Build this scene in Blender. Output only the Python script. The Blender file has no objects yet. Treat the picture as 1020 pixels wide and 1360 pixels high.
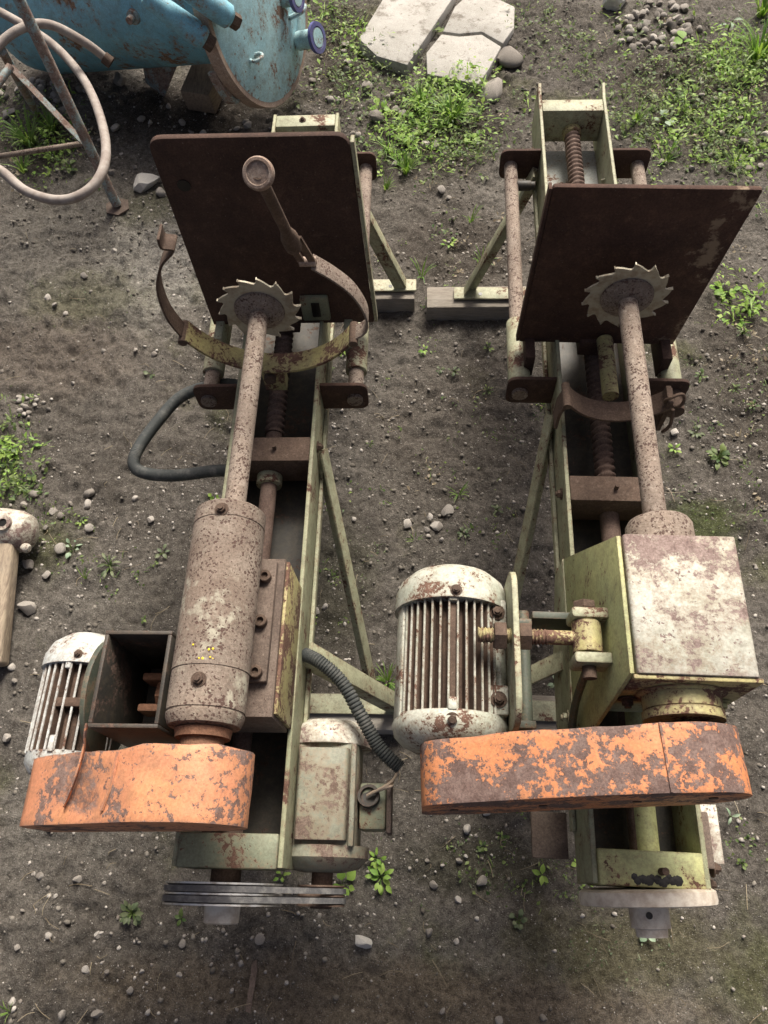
import bpy, bmesh, math, random
import numpy as np
from mathutils import Vector, Matrix, Quaternion
S = bpy.context.scene
COL = S.collection
rnd = random.Random(7)
PI = math.pi

# ------------------------------------------------------------------ camera
CAM_H = 1.8
CC = np.array([510.0, 680.0]); NADIR = np.array([560.0, 1185.0]); AHEAD = np.array([600.0, -1260.0])
FOC = math.sqrt(-float((NADIR-CC) @ (AHEAD-CC)))
def _ray(p):
    r = np.array([p[0]-CC[0], p[1]-CC[1], FOC]); return r
_dn = _ray(NADIR); _dn /= np.linalg.norm(_dn)
_yy = _ray(AHEAD); _yy /= np.linalg.norm(_yy)
_xx = np.cross(_yy, -_dn)
RM = np.array([_xx, _yy, -_dn])                 # world = RM @ camera (x right, y down, z forward)
cd = bpy.data.cameras.new('camera'); cam = bpy.data.objects.new('camera', cd); COL.objects.link(cam)
m3 = RM @ np.diag([1.0, -1.0, -1.0])
cam.matrix_world = Matrix([[*m3[0], 0], [*m3[1], 0], [*m3[2], CAM_H], [0, 0, 0, 1]])
cd.sensor_fit = 'VERTICAL'; cd.sensor_height = 36.0; cd.lens = FOC/1360*36.0
cd.clip_start = 0.02; cd.clip_end = 400
S.camera = cam

# ------------------------------------------------------------------ sky, sun, exposure
SUN_EL, SUN_AZ = 50.0, 14.0        # azimuth measured from +Y (ahead) towards +X
w = bpy.data.worlds.new('World'); S.world = w; w.use_nodes = True
nt = w.node_tree; bg = nt.nodes['Background']
sky = nt.nodes.new('ShaderNodeTexSky'); sky.sky_type = 'NISHITA'; sky.sun_disc = False
sky.sun_elevation = math.radians(SUN_EL); sky.sun_rotation = math.radians(SUN_AZ)
sky.air_density = 0.35; sky.dust_density = 8.0; sky.ozone_density = 0.0
nt.links.new(sky.outputs['Color'], bg.inputs['Color']); bg.inputs['Strength'].default_value = 0.085
sl = bpy.data.lights.new('sun', 'SUN'); sl.energy = 3.0; sl.angle = math.radians(24); sl.color = (1.0, 0.945, 0.84)
so = bpy.data.objects.new('sun', sl); COL.objects.link(so)
_sd = Vector((math.sin(math.radians(SUN_AZ))*math.cos(math.radians(SUN_EL)), math.cos(math.radians(SUN_AZ))*math.cos(math.radians(SUN_EL)), math.sin(math.radians(SUN_EL))))
so.rotation_euler = _sd.to_track_quat('Z', 'Y').to_euler(); so.location = _sd*20
S.view_settings.view_transform = 'Standard'; S.view_settings.look = 'None'
S.view_settings.gamma = 1.0; S.view_settings.use_curve_mapping = False
S.view_settings.exposure = 0.85

# ------------------------------------------------------------------ noise and ground height
def _hash(ix, iy, s):
    h = (ix.astype(np.int64)*374761393 + iy.astype(np.int64)*668265263 + s*974634541) & 0x7fffffff
    h = ((h ^ (h >> 13))*1274126177) & 0x7fffffff
    return ((h ^ (h >> 16)) & 0xffff)/65535.0
def vnoise(x, y, s=0):
    ix = np.floor(x); iy = np.floor(y); fx = x-ix; fy = y-iy
    fx = fx*fx*(3-2*fx); fy = fy*fy*(3-2*fy)
    a = _hash(ix, iy, s); b = _hash(ix+1, iy, s); c = _hash(ix, iy+1, s); d = _hash(ix+1, iy+1, s)
    return (a*(1-fx)+b*fx)*(1-fy)+(c*(1-fx)+d*fx)*fy*1.0
def fbm(x, y, o=4, s=0):
    t = 0; a = 1.0; n = 0
    for k in range(o):
        t = t+a*(vnoise(x*2**k+17.3*k, y*2**k-9.1*k, s+k)-0.5); n += a; a *= 0.55
    return t/n
def gh(x, y):
    x = np.asarray(x, float); y = np.asarray(y, float)
    far = np.clip((np.hypot(x, y-1.2)-4)/6, 0, 1)
    z = 0.030*fbm(x*2.2, y*2.2, 3, 3)+0.026*fbm(x*9, y*9, 3, 11)+0.030*fbm(x*30, y*30, 3, 23)*(.45+.9*np.clip(fbm(x*3.1, y*3.1, 2, 77)*2+.5, 0, 1))+0.012*fbm(x*75, y*75, 2, 41)
    return z*(1-far)+far*0.25*fbm(x*.15, y*.15, 2, 5)-0.004
_GX, _GY = np.arange(-3.2, 3.2, .008), np.arange(-1.2, 4.6, .008)
_GZ = gh(*np.meshgrid(_GX, _GY))
def ghs(x, y):
    i = min(max(int((x+3.2)/.008), 0), len(_GX)-1); j = min(max(int((y+1.2)/.008), 0), len(_GY)-1); return float(_GZ[j, i])
def at(px, py, z=0.0):
    r = RM @ _ray((px, py)); t = (z-CAM_H)/r[2]
    return float(r[0]*t), float(r[1]*t)
def pxsize(px, py):                      # metres for one picture pixel on the ground there
    x, y = at(px, py); v = RM.T @ np.array([x, y, -CAM_H]); return float(v[2])/FOC

# ------------------------------------------------------------------ mesh builder
def catmull(P, n=8, closed=False):
    P = [Vector(p) for p in P]; out = []
    m = len(P)
    for i in range(m if closed else m-1):
        if closed: a, b, c, d = P[i-1], P[i], P[(i+1) % m], P[(i+2) % m]
        else: a, b, c, d = P[max(i-1, 0)], P[i], P[i+1], P[min(i+2, m-1)]
        for k in range(n):
            t = k/n
            out.append(0.5*((2*b)+(c-a)*t+(2*a-5*b+4*c-d)*t*t+(3*b-a-3*c+d)*t**3))
    if not closed: out.append(P[-1])
    return out
class MB:
    def __init__(s): s.v = []; s.f = []
    def add(s, v, f):
        o = len(s.v); s.v += [tuple(p) for p in v]; s.f += [tuple(i+o for i in q) for q in f]; return s
    def box(s, c, d, rot=None):
        c = Vector(c); v = []
        for sx in (-.5, .5):
            for sy in (-.5, .5):
                for sz in (-.5, .5):
                    p = Vector((sx*d[0], sy*d[1], sz*d[2]))
                    if rot: p = rot @ p
                    v.append(c+p)
        return s.add(v, [(0, 1, 3, 2), (4, 6, 7, 5), (0, 4, 5, 1), (2, 3, 7, 6), (0, 2, 6, 4), (1, 5, 7, 3)])
    def span(s, x0, x1, y0, y1, z0, z1):
        return s.box(((x0+x1)/2, (y0+y1)/2, (z0+z1)/2), (abs(x1-x0), abs(y1-y0), abs(z1-z0)))
    def prism(s, poly, axis, a0, a1):
        n = len(poly); v = []
        for a in (a0, a1):
            for (p, q) in poly:
                v.append({'x': (a, p, q), 'y': (p, a, q), 'z': (p, q, a)}[axis])
        f = [tuple(range(n)), tuple(range(2*n-1, n-1, -1))]+[(i, (i+1) % n, n+(i+1) % n, n+i) for i in range(n)]
        return s.add(v, f)
    def lathe(s, p, d, prof, n=28, cap=True):
        p = Vector(p); d = Vector(d).normalized(); u = d.orthogonal().normalized(); w_ = d.cross(u); v = []; f = []
        for (t, r) in prof:
            for k in range(n):
                a = 2*PI*k/n; v.append(p+d*t+(u*math.cos(a)+w_*math.sin(a))*r)
        m = len(prof)
        for i in range(m-1):
            for k in range(n):
                k2 = (k+1) % n; f.append((i*n+k, i*n+k2, (i+1)*n+k2, (i+1)*n+k))
        if cap: f.append(tuple(range(n))); f.append(tuple(range((m-1)*n, m*n)))
        return s.add(v, f)
    def cyl(s, a, b, r, r2=None, n=20):
        a = Vector(a); b = Vector(b); return s.lathe(a, b-a, [(0, r), ((b-a).length, r if r2 is None else r2)], n)
    def path(s, P, r, n=10, rf=None):
        P = [Vector(p) for p in P]; v = []; f = []; m = len(P)
        T = [(P[min(i+1, m-1)]-P[max(i-1, 0)]).normalized() for i in range(m)]
        u = T[0].orthogonal().normalized()
        for i in range(m):
            u = (u-T[i]*u.dot(T[i])).normalized(); w_ = T[i].cross(u)
            rr = rf(i/(m-1), i) if rf else r
            for k in range(n):
                a = 2*PI*k/n; v.append(P[i]+(u*math.cos(a)+w_*math.sin(a))*rr)
        for i in range(m-1):
            for k in range(n):
                k2 = (k+1) % n; f.append((i*n+k, i*n+k2, (i+1)*n+k2, (i+1)*n+k))
        f.append(tuple(range(n))); f.append(tuple(range((m-1)*n, m*n)))
        return s.add(v, f)
    def strap(s, P, wdir, wd, th):                  # flat bar that follows P, wd wide along wdir
        P = [Vector(p) for p in P]; m = len(P); wv = Vector(wdir).normalized(); v = []; f = []
        for i in range(m):
            T = (P[min(i+1, m-1)]-P[max(i-1, 0)]).normalized(); n_ = T.cross(wv).normalized()
            for (a, b) in ((-1, -1), (1, -1), (1, 1), (-1, 1)):
                v.append(P[i]+wv*(a*wd/2)+n_*(b*th/2))
        for i in range(m-1):
            for k in range(4):
                k2 = (k+1) % 4; f.append((i*4+k, i*4+k2, i*4+4+k2, i*4+4+k))
        f += [(0, 1, 2, 3), (m*4-4, m*4-3, m*4-2, m*4-1)]
        return s.add(v, f)
    def bar(s, a, b, wd, th, up=(0, 0, 1)):
        a = Vector(a); b = Vector(b); d = (b-a); L = d.length; d.normalize(); u = Vector(up); x = d.cross(u).normalized(); u = x.cross(d)
        R_ = Matrix((x, d, u)).transposed(); return s.box((a+b)/2, (wd, L, th), R_)
    def angle(s, a, b, wd, th, up=(0, 0, 1), side=1):   # angle iron
        a = Vector(a); b = Vector(b); d = (b-a); L = d.length; d.normalize(); u = Vector(up); x = d.cross(u).normalized(); u = x.cross(d)
        R_ = Matrix((x, d, u)).transposed()
        s.box((a+b)/2, (wd, L, th), R_); s.box((a+b)/2+x*(side*(wd/2-th/2))-u*(wd/2-th/2+th/2+.0005), (th, L*.999, wd-th), R_); return s
    def screw(s, p, d, L, r, pitch, depth, n=14, per=6):
        p = Vector(p); d = Vector(d).normalized(); u = d.orthogonal().normalized(); w_ = d.cross(u); v = []; f = []
        m = max(2, int(L/pitch*per))
        for i in range(m+1):
            t = L*i/m
            for k in range(n):
                a = 2*PI*k/n; ph = (t/pitch-k/n) % 1.0
                rr = r-depth*(0.0 if ph < .38 else (1.0 if .5 < ph < .88 else .5))
                v.append(p+d*t+(u*math.cos(a)+w_*math.sin(a))*rr)
        for i in range(m):
            for k in range(n):
                k2 = (k+1) % n; f.append((i*n+k, i*n+k2, (i+1)*n+k2, (i+1)*n+k))
        f.append(tuple(range(n))); f.append(tuple(range(m*n, (m+1)*n)))
        return s.add(v, f)
    def hexnut(s, p, d, r, h): return s.lathe(p, d, [(0, r*.93), (h*.12, r), (h*.88, r), (h, r*.93)], 6)
    def bolt(s, p, d, r):                            # head with shank end
        p = Vector(p); d = Vector(d).normalized(); s.lathe(p, d, [(0, r*1.5), (r*.25, r*1.5)], 16); s.hexnut(p+d*r*.25, d, r, r*.8); s.cyl(p+d*r, p+d*r*1.5, r*.55, n=10); return s
    def mesh(s, name, bevel=0, seg=2, ang=35, sub=0):
        bm = bmesh.new(); vs = [bm.verts.new(p) for p in s.v]
        for q in s.f:
            try: bm.faces.new([vs[i] for i in q])
            except ValueError: pass
        bmesh.ops.recalc_face_normals(bm, faces=bm.faces)
        if bevel:
            es = [e for e in bm.edges if len(e.link_faces) == 2 and e.calc_face_angle(0) > math.radians(40)]
            bmesh.ops.bevel(bm, geom=es, offset=bevel, segments=seg, profile=.5, affect='EDGES', clamp_overlap=True)
        me = bpy.data.meshes.new(name); bm.to_mesh(me); bm.free()
        me.polygons.foreach_set('use_smooth', [True]*len(me.polygons)); me.set_sharp_from_angle(angle=math.radians(ang))
        return me
    def build(s, name, mat, parent=None, bevel=0, seg=2, ang=35, **kw):
        me = s.mesh(name, bevel, seg, ang); me.materials.append(M[mat]); return link(name, me, parent, **kw)
def link(name, me, parent=None, label=None, cat=None, group=None, kind=None):
    o = bpy.data.objects.new(name, me); COL.objects.link(o)
    if parent: o.parent = parent
    tag(o, label, cat, group, kind); return o
def tag(o, label=None, cat=None, group=None, kind=None):
    if label: o['label'] = label
    if cat: o['category'] = cat
    if group: o['group'] = group
    if kind: o['kind'] = kind
    return o
def empty(name, loc, rz, label, cat, group=None):
    o = bpy.data.objects.new(name, None); COL.objects.link(o); o.location = loc; o.rotation_euler = (0, 0, rz); o.empty_display_size = .05
    return tag(o, label, cat, group)

# ------------------------------------------------------------------ materials
M = {}
class NT:
    def __init__(s, name):
        m = bpy.data.materials.new(name); m.use_nodes = True; M[name] = m; s.m = m; s.t = m.node_tree
        s.b = s.t.nodes['Principled BSDF']; s.b.inputs['Specular IOR Level'].default_value = .35
        tc = s.n('ShaderNodeTexCoord'); oi = s.n('ShaderNodeObjectInfo')
        sc = s.n('ShaderNodeVectorMath', operation='SCALE'); s.l(oi.outputs['Location'], sc.inputs[0]); sc.inputs['Scale'].default_value = 0
        cx = s.n('ShaderNodeCombineXYZ'); mu = s.math('MULTIPLY', oi.outputs['Random'], 3.7)
        for i in range(3): s.l(mu, cx.inputs[i])
        ad = s.n('ShaderNodeVectorMath', operation='ADD'); s.l(tc.outputs['Object'], ad.inputs[0]); s.l(cx.outputs[0], ad.inputs[1])
        s.co = ad.outputs[0]; s.oi = oi; s.tc = tc
    def n(s, t, **k):
        x = s.t.nodes.new(t)
        for a, b in k.items(): setattr(x, a, b)
        return x
    def l(s, a, b): s.t.links.new(a, b)
    def put(s, sock, v):
        if hasattr(v, 'is_linked') or hasattr(v, 'links'): s.l(v, sock)
        elif isinstance(v, tuple): sock.default_value = (*v, 1.0) if len(v) == 3 and len(sock.default_value) == 4 else v
        else: sock.default_value = v
    def math(s, op, a, b=0.0, c=None):
        x = s.n('ShaderNodeMath', operation=op); s.put(x.inputs[0], a); s.put(x.inputs[1], b)
        if c is not None: s.put(x.inputs[2], c)
        return x.outputs[0]
    def noise(s, sc, det=4, ro=.6, dist=0, co=None, stretch=None):
        x = s.n('ShaderNodeTexNoise'); x.inputs['Scale'].default_value = sc; x.inputs['Detail'].default_value = det; x.inputs['Roughness'].default_value = ro; x.inputs['Distortion'].default_value = dist
        c = co or s.co
        if stretch:
            mp = s.n('ShaderNodeMapping'); s.l(c, mp.inputs[0]); mp.inputs['Scale'].default_value = stretch; c = mp.outputs[0]
        s.l(c, x.inputs['Vector']); return x.outputs['Fac']
    def voro(s, sc, feat='F1', co=None, out='Distance', rand=1):
        x = s.n('ShaderNodeTexVoronoi', feature=feat); x.inputs['Scale'].default_value = sc; s.l(co or s.co, x.inputs['Vector']); x.inputs['Randomness'].default_value = rand; return x.outputs[out]
    def ramp(s, f, a, b, lo=0.0, hi=1.0):
        x = s.n('ShaderNodeMapRange'); x.interpolation_type = 'SMOOTHSTEP'; s.l(f, x.inputs['Value'])
        for i, v in zip((1, 2, 3, 4), (a, b, lo, hi)): s.put(x.inputs[i], v)
        return x.outputs['Result']
    def mix(s, f, a, b):
        x = s.n('ShaderNodeMix', data_type='RGBA'); s.put(x.inputs[0], f); s.put(x.inputs[6], a); s.put(x.inputs[7], b); return x.outputs[2]
    def mul(s, a, b):
        x = s.n('ShaderNodeMix', data_type='RGBA', blend_type='MULTIPLY'); x.inputs[0].default_value = 1; s.put(x.inputs[6], a); s.put(x.inputs[7], b); return x.outputs[2]
    def edge(s, r):
        bv = s.n('ShaderNodeBevel', samples=4); bv.inputs['Radius'].default_value = r; ge = s.n('ShaderNodeNewGeometry')
        dp = s.n('ShaderNodeVectorMath', operation='DOT_PRODUCT'); s.l(bv.outputs[0], dp.inputs[0]); s.l(ge.outputs['Normal'], dp.inputs[1])
        return s.math('SUBTRACT', 1.0, dp.outputs['Value'])
    def bump(s, h, st=.3, d=.002):
        x = s.n('ShaderNodeBump'); x.inputs['Strength'].default_value = st; x.inputs['Distance'].default_value = d; s.l(h, x.inputs['Height']); s.l(x.outputs[0], s.b.inputs['Normal'])
    def out(s, col, rough, metal=0.0):
        s.put(s.b.inputs['Base Color'], col); s.put(s.b.inputs['Roughness'], rough); s.put(s.b.inputs['Metallic'], metal)

def painted(name, p1, p2, amt=.35, sc=14, speck=.3, spsc=230, edge=.6, r1=(.10, .052, .036), r2=(.19, .112, .082), flake=.02, rough=.55, metal=0.0, grad=None, primer=None, grime=.42, ew=.005, stain=(.24, .16, .095)):
    t = NT(name)
    pc = t.mix(t.ramp(t.noise(sc*.7, 3), .35, .65), p1, p2)
    pc = t.mix(t.ramp(t.noise(sc*2.6, 7, .74), .42, .72, 0, grime), pc, (.13, .105, .07))
    pc = t.mul(pc, t.mix(t.ramp(t.noise(240, 4, .7), .3, .7), (.76, .76, .75), (1.06, 1.06, 1.06)))
    rc = t.mix(t.ramp(t.noise(55, 7, .75), .35, .68), r1, r2)
    rc = t.mul(rc, t.mix(t.ramp(t.noise(330, 4, .8), .3, .7), (.62, .61, .6), (1.2, 1.2, 1.2)))
    a = t.math('ADD', t.noise(sc, 12, .66), t.math('MULTIPLY', t.math('SUBTRACT', t.noise(sc*8, 6, .75), .5), .42))
    if grad:
        se = t.n('ShaderNodeSeparateXYZ'); t.l(t.tc.outputs['Object'], se.inputs[0])
        a = t.math('ADD', a, t.ramp(se.outputs['XYZ'.index(grad[0])], grad[1], grad[2], grad[3], grad[4]))
    th = .5+.24*(.5-amt)*2
    k1 = t.ramp(a, th, th+flake)
    hi = t.ramp(t.noise(sc*1.6, 5, .65), .36, .72, .80, .80-.27*speck)
    sn = t.noise(spsc, 2, .5); k2 = t.ramp(t.math('SUBTRACT', sn, hi), -.02, .05)
    pc = t.mix(t.ramp(a, th-.11, th, 0, .38), pc, stain)
    k = t.math('MAXIMUM', k1, k2)
    if edge:
        e = t.math('MULTIPLY', t.ramp(t.edge(ew), .02, .22), t.ramp(t.noise(110, 6, .7), .5-.22*edge, .60))
        k = t.math('MAXIMUM', k, t.math('MULTIPLY', e, min(1, edge+.25)))
    if primer:
        pr = t.math('MULTIPLY', t.ramp(a, th-.035, th-.012), t.ramp(t.noise(sc*1.3, 3), .5, .62)); pc = t.mix(pr, pc, primer)
    t.out(t.mix(k, pc, rc), t.math('ADD', t.math('MULTIPLY', k, .92-rough), rough), metal)
    h = t.math('ADD', t.math('MULTIPLY', k, -.55), t.math('MULTIPLY', t.noise(300, 5, .75), t.math('ADD', t.math('MULTIPLY', k, .6), .16)))
    t.bump(h, .5, .0018)
def rusty(name, a, b, c, sc=25, grad=None, spot=0.0, spc=(.06, .03, .025), spsc=190, rough=.85, fine=260, paint=None, pamt=.0):
    t = NT(name)
    col = t.mix(t.ramp(t.noise(sc, 8, .7), .32, .68), a, b)
    col = t.mix(t.ramp(t.noise(sc*3.1, 7, .75), .5, .72), col, c)
    col = t.mul(col, t.mix(t.ramp(t.noise(fine, 4, .8), .3, .7), (.62, .60, .58), (1.12, 1.1, 1.08)))
    h = t.noise(fine, 5, .75)
    col = t.mul(col, t.mix(t.ramp(t.noise(6, 5, .65), .32, .68), (.78, .74, .72), (1.22, 1.18, 1.14)))
    col = t.mix(t.math('MULTIPLY', t.ramp(t.noise(190, 3, .6), .66, .76), .5), col, (.30, .24, .19))
    if paint:
        pa = t.math('ADD', t.noise(sc*.5, 9, .7), t.math('MULTIPLY', t.math('SUBTRACT', t.noise(sc*7, 4), .5), .25))
        if grad:
            se = t.n('ShaderNodeSeparateXYZ'); t.l(t.tc.outputs['Object'], se.inputs[0]); pa = t.math('ADD', pa, t.ramp(se.outputs['XYZ'.index(grad[0])], grad[1], grad[2], grad[3], grad[4]))
        kp = t.ramp(pa, .62-.3*pamt, .70-.3*pamt)
        col = t.mix(kp, col, paint)
    if spot:
        wob = t.n('ShaderNodeVectorMath', operation='ADD'); t.l(t.co, wob.inputs[0])
        nz = t.n('ShaderNodeTexNoise'); nz.inputs['Scale'].default_value = 260; t.l(t.co, nz.inputs['Vector'])
        sc2 = t.n('ShaderNodeVectorMath', operation='SCALE'); t.l(nz.outputs['Color'], sc2.inputs[0]); sc2.inputs['Scale'].default_value = .006; t.l(sc2.outputs[0], wob.inputs[1])
        lim = t.math('MULTIPLY', t.math('MULTIPLY', t.ramp(t.noise(sc*1.2, 4), .25, .75, .35, 1), t.ramp(t.noise(spsc*.45, 3), .35, .65, .35, 1.25)), .62*spot)
        k = t.ramp(t.math('SUBTRACT', lim, t.voro(spsc, co=wob.outputs[0])), -.05, .06)
        col = t.mix(k, col, spc); h = t.math('SUBTRACT', h, t.math('MULTIPLY', k, .6))
    t.out(col, rough); t.bump(h, .55, .0015)

painted('green_paint', (.40, .405, .265), (.31, .33, .21), amt=.25, sc=15, speck=.55, edge=.95, grime=.65)
painted('green_worn', (.42, .425, .29), (.34, .355, .24), amt=.32, sc=18, speck=.6, edge=.95, grime=.55)
painted('yellow_green', (.47, .48, .225), (.39, .42, .21), amt=.22, sc=16, speck=.65, edge=.95, grime=.5)
painted('yellow_rust', (.47, .42, .19), (.41, .38, .19), amt=.47, sc=18, speck=.7, edge=1)
painted('pale_grey', (.33, .35, .33), (.26, .28, .265), amt=.28, sc=14, speck=.6, edge=.6)
painted('grey_green', (.225, .245, .165), (.18, .20, .14), amt=.28, sc=15, speck=.8, edge=.7)
painted('dark_green', (.085, .10, .078), (.062, .074, .058), amt=.22, sc=14, speck=.5, edge=.7)
painted('orange_left', (.58, .25, .14), (.62, .285, .14), amt=.41, sc=12, speck=.8, edge=.85, r1=(.15, .092, .075), r2=(.24, .17, .145), stain=(.46, .20, .11))
painted('orange_right', (.62, .23, .095), (.64, .27, .125), amt=.545, sc=17, speck=.8, edge=.95, r1=(.125, .080, .068), r2=(.21, .15, .13), stain=(.40, .17, .085))
painted('white_left', (.60, .625, .61), (.50, .52, .50), amt=.24, sc=20, speck=.6, edge=.7)
painted('white_right', (.52, .53, .46), (.42, .445, .37), amt=.31, sc=22, speck=.8, edge=.85, grime=.5)
painted('white_rust', (.62, .61, .54), (.55, .545, .47), amt=.48, sc=16, speck=1.0, spsc=190, edge=1, r1=(.17, .115, .10), r2=(.30, .225, .20), flake=.09, ew=.008)
painted('white_rust_box', (.51, .505, .44), (.43, .43, .35), amt=.41, sc=19, speck=1.0, spsc=210, edge=1, r1=(.18, .128, .115), r2=(.31, .24, .215), flake=.09, grad=('Y', .31, .45, -.03, .14), ew=.012)
painted('motor_grey', (.27, .275, .215), (.21, .22, .17), amt=.46, sc=15, speck=1, edge=.6, r1=(.13, .088, .07), r2=(.21, .16, .13), flake=.08)
painted('blue_paint', (.24, .53, .65), (.18, .43, .56), amt=.29, sc=8, speck=.6, spsc=120, edge=.5, r1=(.16, .09, .06), r2=(.36, .27, .19))
painted('blue_light', (.45, .68, .72), (.37, .62, .69), amt=.30, sc=9, speck=.8, spsc=90, edge=1, r1=(.17, .10, .075), r2=(.32, .23, .18))
painted('blue_worn', (.27, .38, .40), (.33, .41, .41), amt=.56, sc=24, speck=.9, spsc=130, edge=.8, r1=(.17, .11, .085), r2=(.36, .29, .25))
painted('violet_paint', (.10, .11, .30), (.14, .15, .36), amt=.2, sc=20, speck=.3, edge=.5)
rusty('rust_dark', (.058, .035, .027), (.082, .048, .036), (.115, .070, .052), sc=16)
rusty('rust_plate_right', (.064, .036, .027), (.090, .050, .037), (.122, .070, .049), sc=13, paint=(.25, .185, .125), pamt=-.05, grad=('X', .07, .17, -.03, .14))
rusty('rust_brown', (.084, .058, .044), (.120, .086, .066), (.160, .121, .096), sc=30)
rusty('rust_spotted', (.30, .262, .226), (.205, .168, .140), (.36, .325, .285), sc=24, spot=.95, spsc=235, spc=(.085, .053, .043))
rusty('rust_housing', (.255, .222, .19), (.19, .152, .125), (.30, .275, .23), sc=9, spot=.82, spsc=200, spc=(.085, .052, .042), paint=(.35, .33, .26), pamt=.19)
rusty('rust_block', (.165, .135, .115), (.125, .098, .082), (.21, .17, .145), sc=22, spot=.4, spsc=230)
rusty('rust_thread', (.13, .092, .076), (.18, .135, .115), (.095, .062, .050), sc=40)
rusty('rust_cap', (.40, .335, .285), (.29, .215, .175), (.50, .45, .40), sc=40)
painted('black_metal', (.035, .034, .030), (.055, .05, .043), amt=.30, sc=14, speck=.6, edge=1, ew=.006, r1=(.07, .045, .034), r2=(.14, .095, .075), stain=(.06, .045, .035))
rusty('rust_orange', (.17, .088, .055), (.23, .13, .085), (.13, .07, .05), sc=40)
rusty('fin_dark_rust', (.075, .050, .038), (.115, .078, .058), (.05, .035, .028), sc=40)  # dark rust of the fin sides and the motor body between them
t = NT('saw_steel'); t.out(t.mix(t.ramp(t.noise(40, 7, .7), .4, .68), (.43, .40, .315), (.27, .215, .155)), t.ramp(t.noise(60, 4), .3, .7, .42, .62), .35); t.bump(t.noise(300, 3), .12, .001)
t = NT('cast_alloy'); t.out(t.mix(t.ramp(t.noise(35, 7, .7), .38, .65), (.66, .61, .52), (.44, .37, .295)), .65, .0); t.bump(t.noise(500, 4, .8), .35, .001)
t = NT('polished_rim'); t.out(t.mix(t.ramp(t.noise(50, 6, .7), .42, .7), (.60, .60, .58), (.28, .25, .21)), .42, .75); t.bump(t.noise(400, 3), .15, .001)
t = NT('belt_rubber'); t.out(t.mix(t.ramp(t.noise(60, 6, .8), .4, .72), (.085, .085, .088), (.21, .205, .195)), .62); t.bump(t.noise(400, 3), .3, .001)
t = NT('hose_rubber'); t.out(t.mix(t.ramp(t.noise(35, 6, .75), .45, .75), (.042, .047, .046), (.12, .12, .11)), .68); t.bump(t.noise(500, 3), .3, .001)
t = NT('old_hose'); t.out(t.mix(t.ramp(t.noise(22, 7, .7), .35, .7), (.24, .20, .175), (.37, .335, .30)), .75); t.bump(t.noise(260, 4), .35, .001)
t = NT('copper_wire'); t.out((.50, .40, .30), .45, .3)
t = NT('grease_hole_shade'); t.out((.012, .011, .01), .35)  # near-black: real grease, also painted shade of holes and slots
t = NT('yellow_dab'); t.out((.75, .55, .03), .5)
# wood
t = NT('old_timber')
g = t.noise(14, 8, .7, .6, stretch=(1, 9, 9)); g2 = t.noise(60, 5, .7, stretch=(1, 14, 14))
c = t.mix(t.ramp(g, .3, .7), (.30, .27, .225), (.20, .175, .145)); c = t.mix(t.ramp(g2, .5, .75), c, (.10, .085, .07)); c = t.mix(t.ramp(t.noise(5, 3), .45, .7), c, (.34, .32, .285))
t.out(c, .85); t.bump(t.math('ADD', g, t.math('MULTIPLY', g2, .6)), .6, .004)
t = NT('wet_timber')
g = t.noise(14, 8, .7, .6, stretch=(9, 1, 9)); c = t.mix(t.ramp(g, .3, .7), (.30, .235, .17), (.17, .125, .09)); t.out(c, .8); t.bump(g, .6, .004)
t = NT('handle_wood')
g = t.noise(16, 8, .7, .6, stretch=(12, 1.2, 12)); c = t.mix(t.ramp(g, .32, .68), (.40, .33, .24), (.20, .155, .115)); c = t.mix(t.ramp(t.noise(6, 4), .5, .72), c, (.13, .115, .105)); t.out(c, .8); t.bump(g, .7, .004)
# concrete
t = NT('concrete')
c = t.mix(t.ramp(t.noise(7, 6, .65), .3, .7), (.46, .445, .41), (.36, .345, .31)); c = t.mix(t.ramp(t.noise(11, 9, .75), .52, .66), c, (.21, .19, .16)); c = t.mix(t.ramp(t.noise(45, 8, .8), .56, .68), c, (.15, .13, .105)); c = t.mul(c, t.mix(t.ramp(t.noise(260, 4, .8), .3, .7), (.8, .8, .8), (1.08, 1.08, 1.08)))
t.out(c, .9); t.bump(t.noise(140, 6, .8), .6, .004)
# stone
t = NT('stone')
ge = t.n('ShaderNodeNewGeometry'); ri = t.math('FRACT', t.math('ADD', ge.outputs['Random Per Island'], t.oi.outputs['Random']))
c = t.mix(ri, (.22, .20, .175), (.52, .49, .445)); c = t.mix(t.ramp(t.noise(45, 6, .7), .45, .7), c, (.15, .125, .105)); c = t.mul(c, t.mix(t.ramp(t.noise(300, 4, .8), .3, .7), (.78, .77, .76), (1.08, 1.08, 1.08)))
t.out(c, .9); t.bump(t.noise(150, 6, .75), .6, .003)
t = NT('pale_stone')
c = t.mix(t.ramp(t.noise(30, 6, .7), .35, .7), (.80, .78, .72), (.64, .60, .54)); c = t.mix(t.ramp(t.noise(60, 8, .75), .56, .72), c, (.34, .30, .25)); t.out(c, .9); t.bump(t.noise(90, 7, .75), .8, .006)
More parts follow.
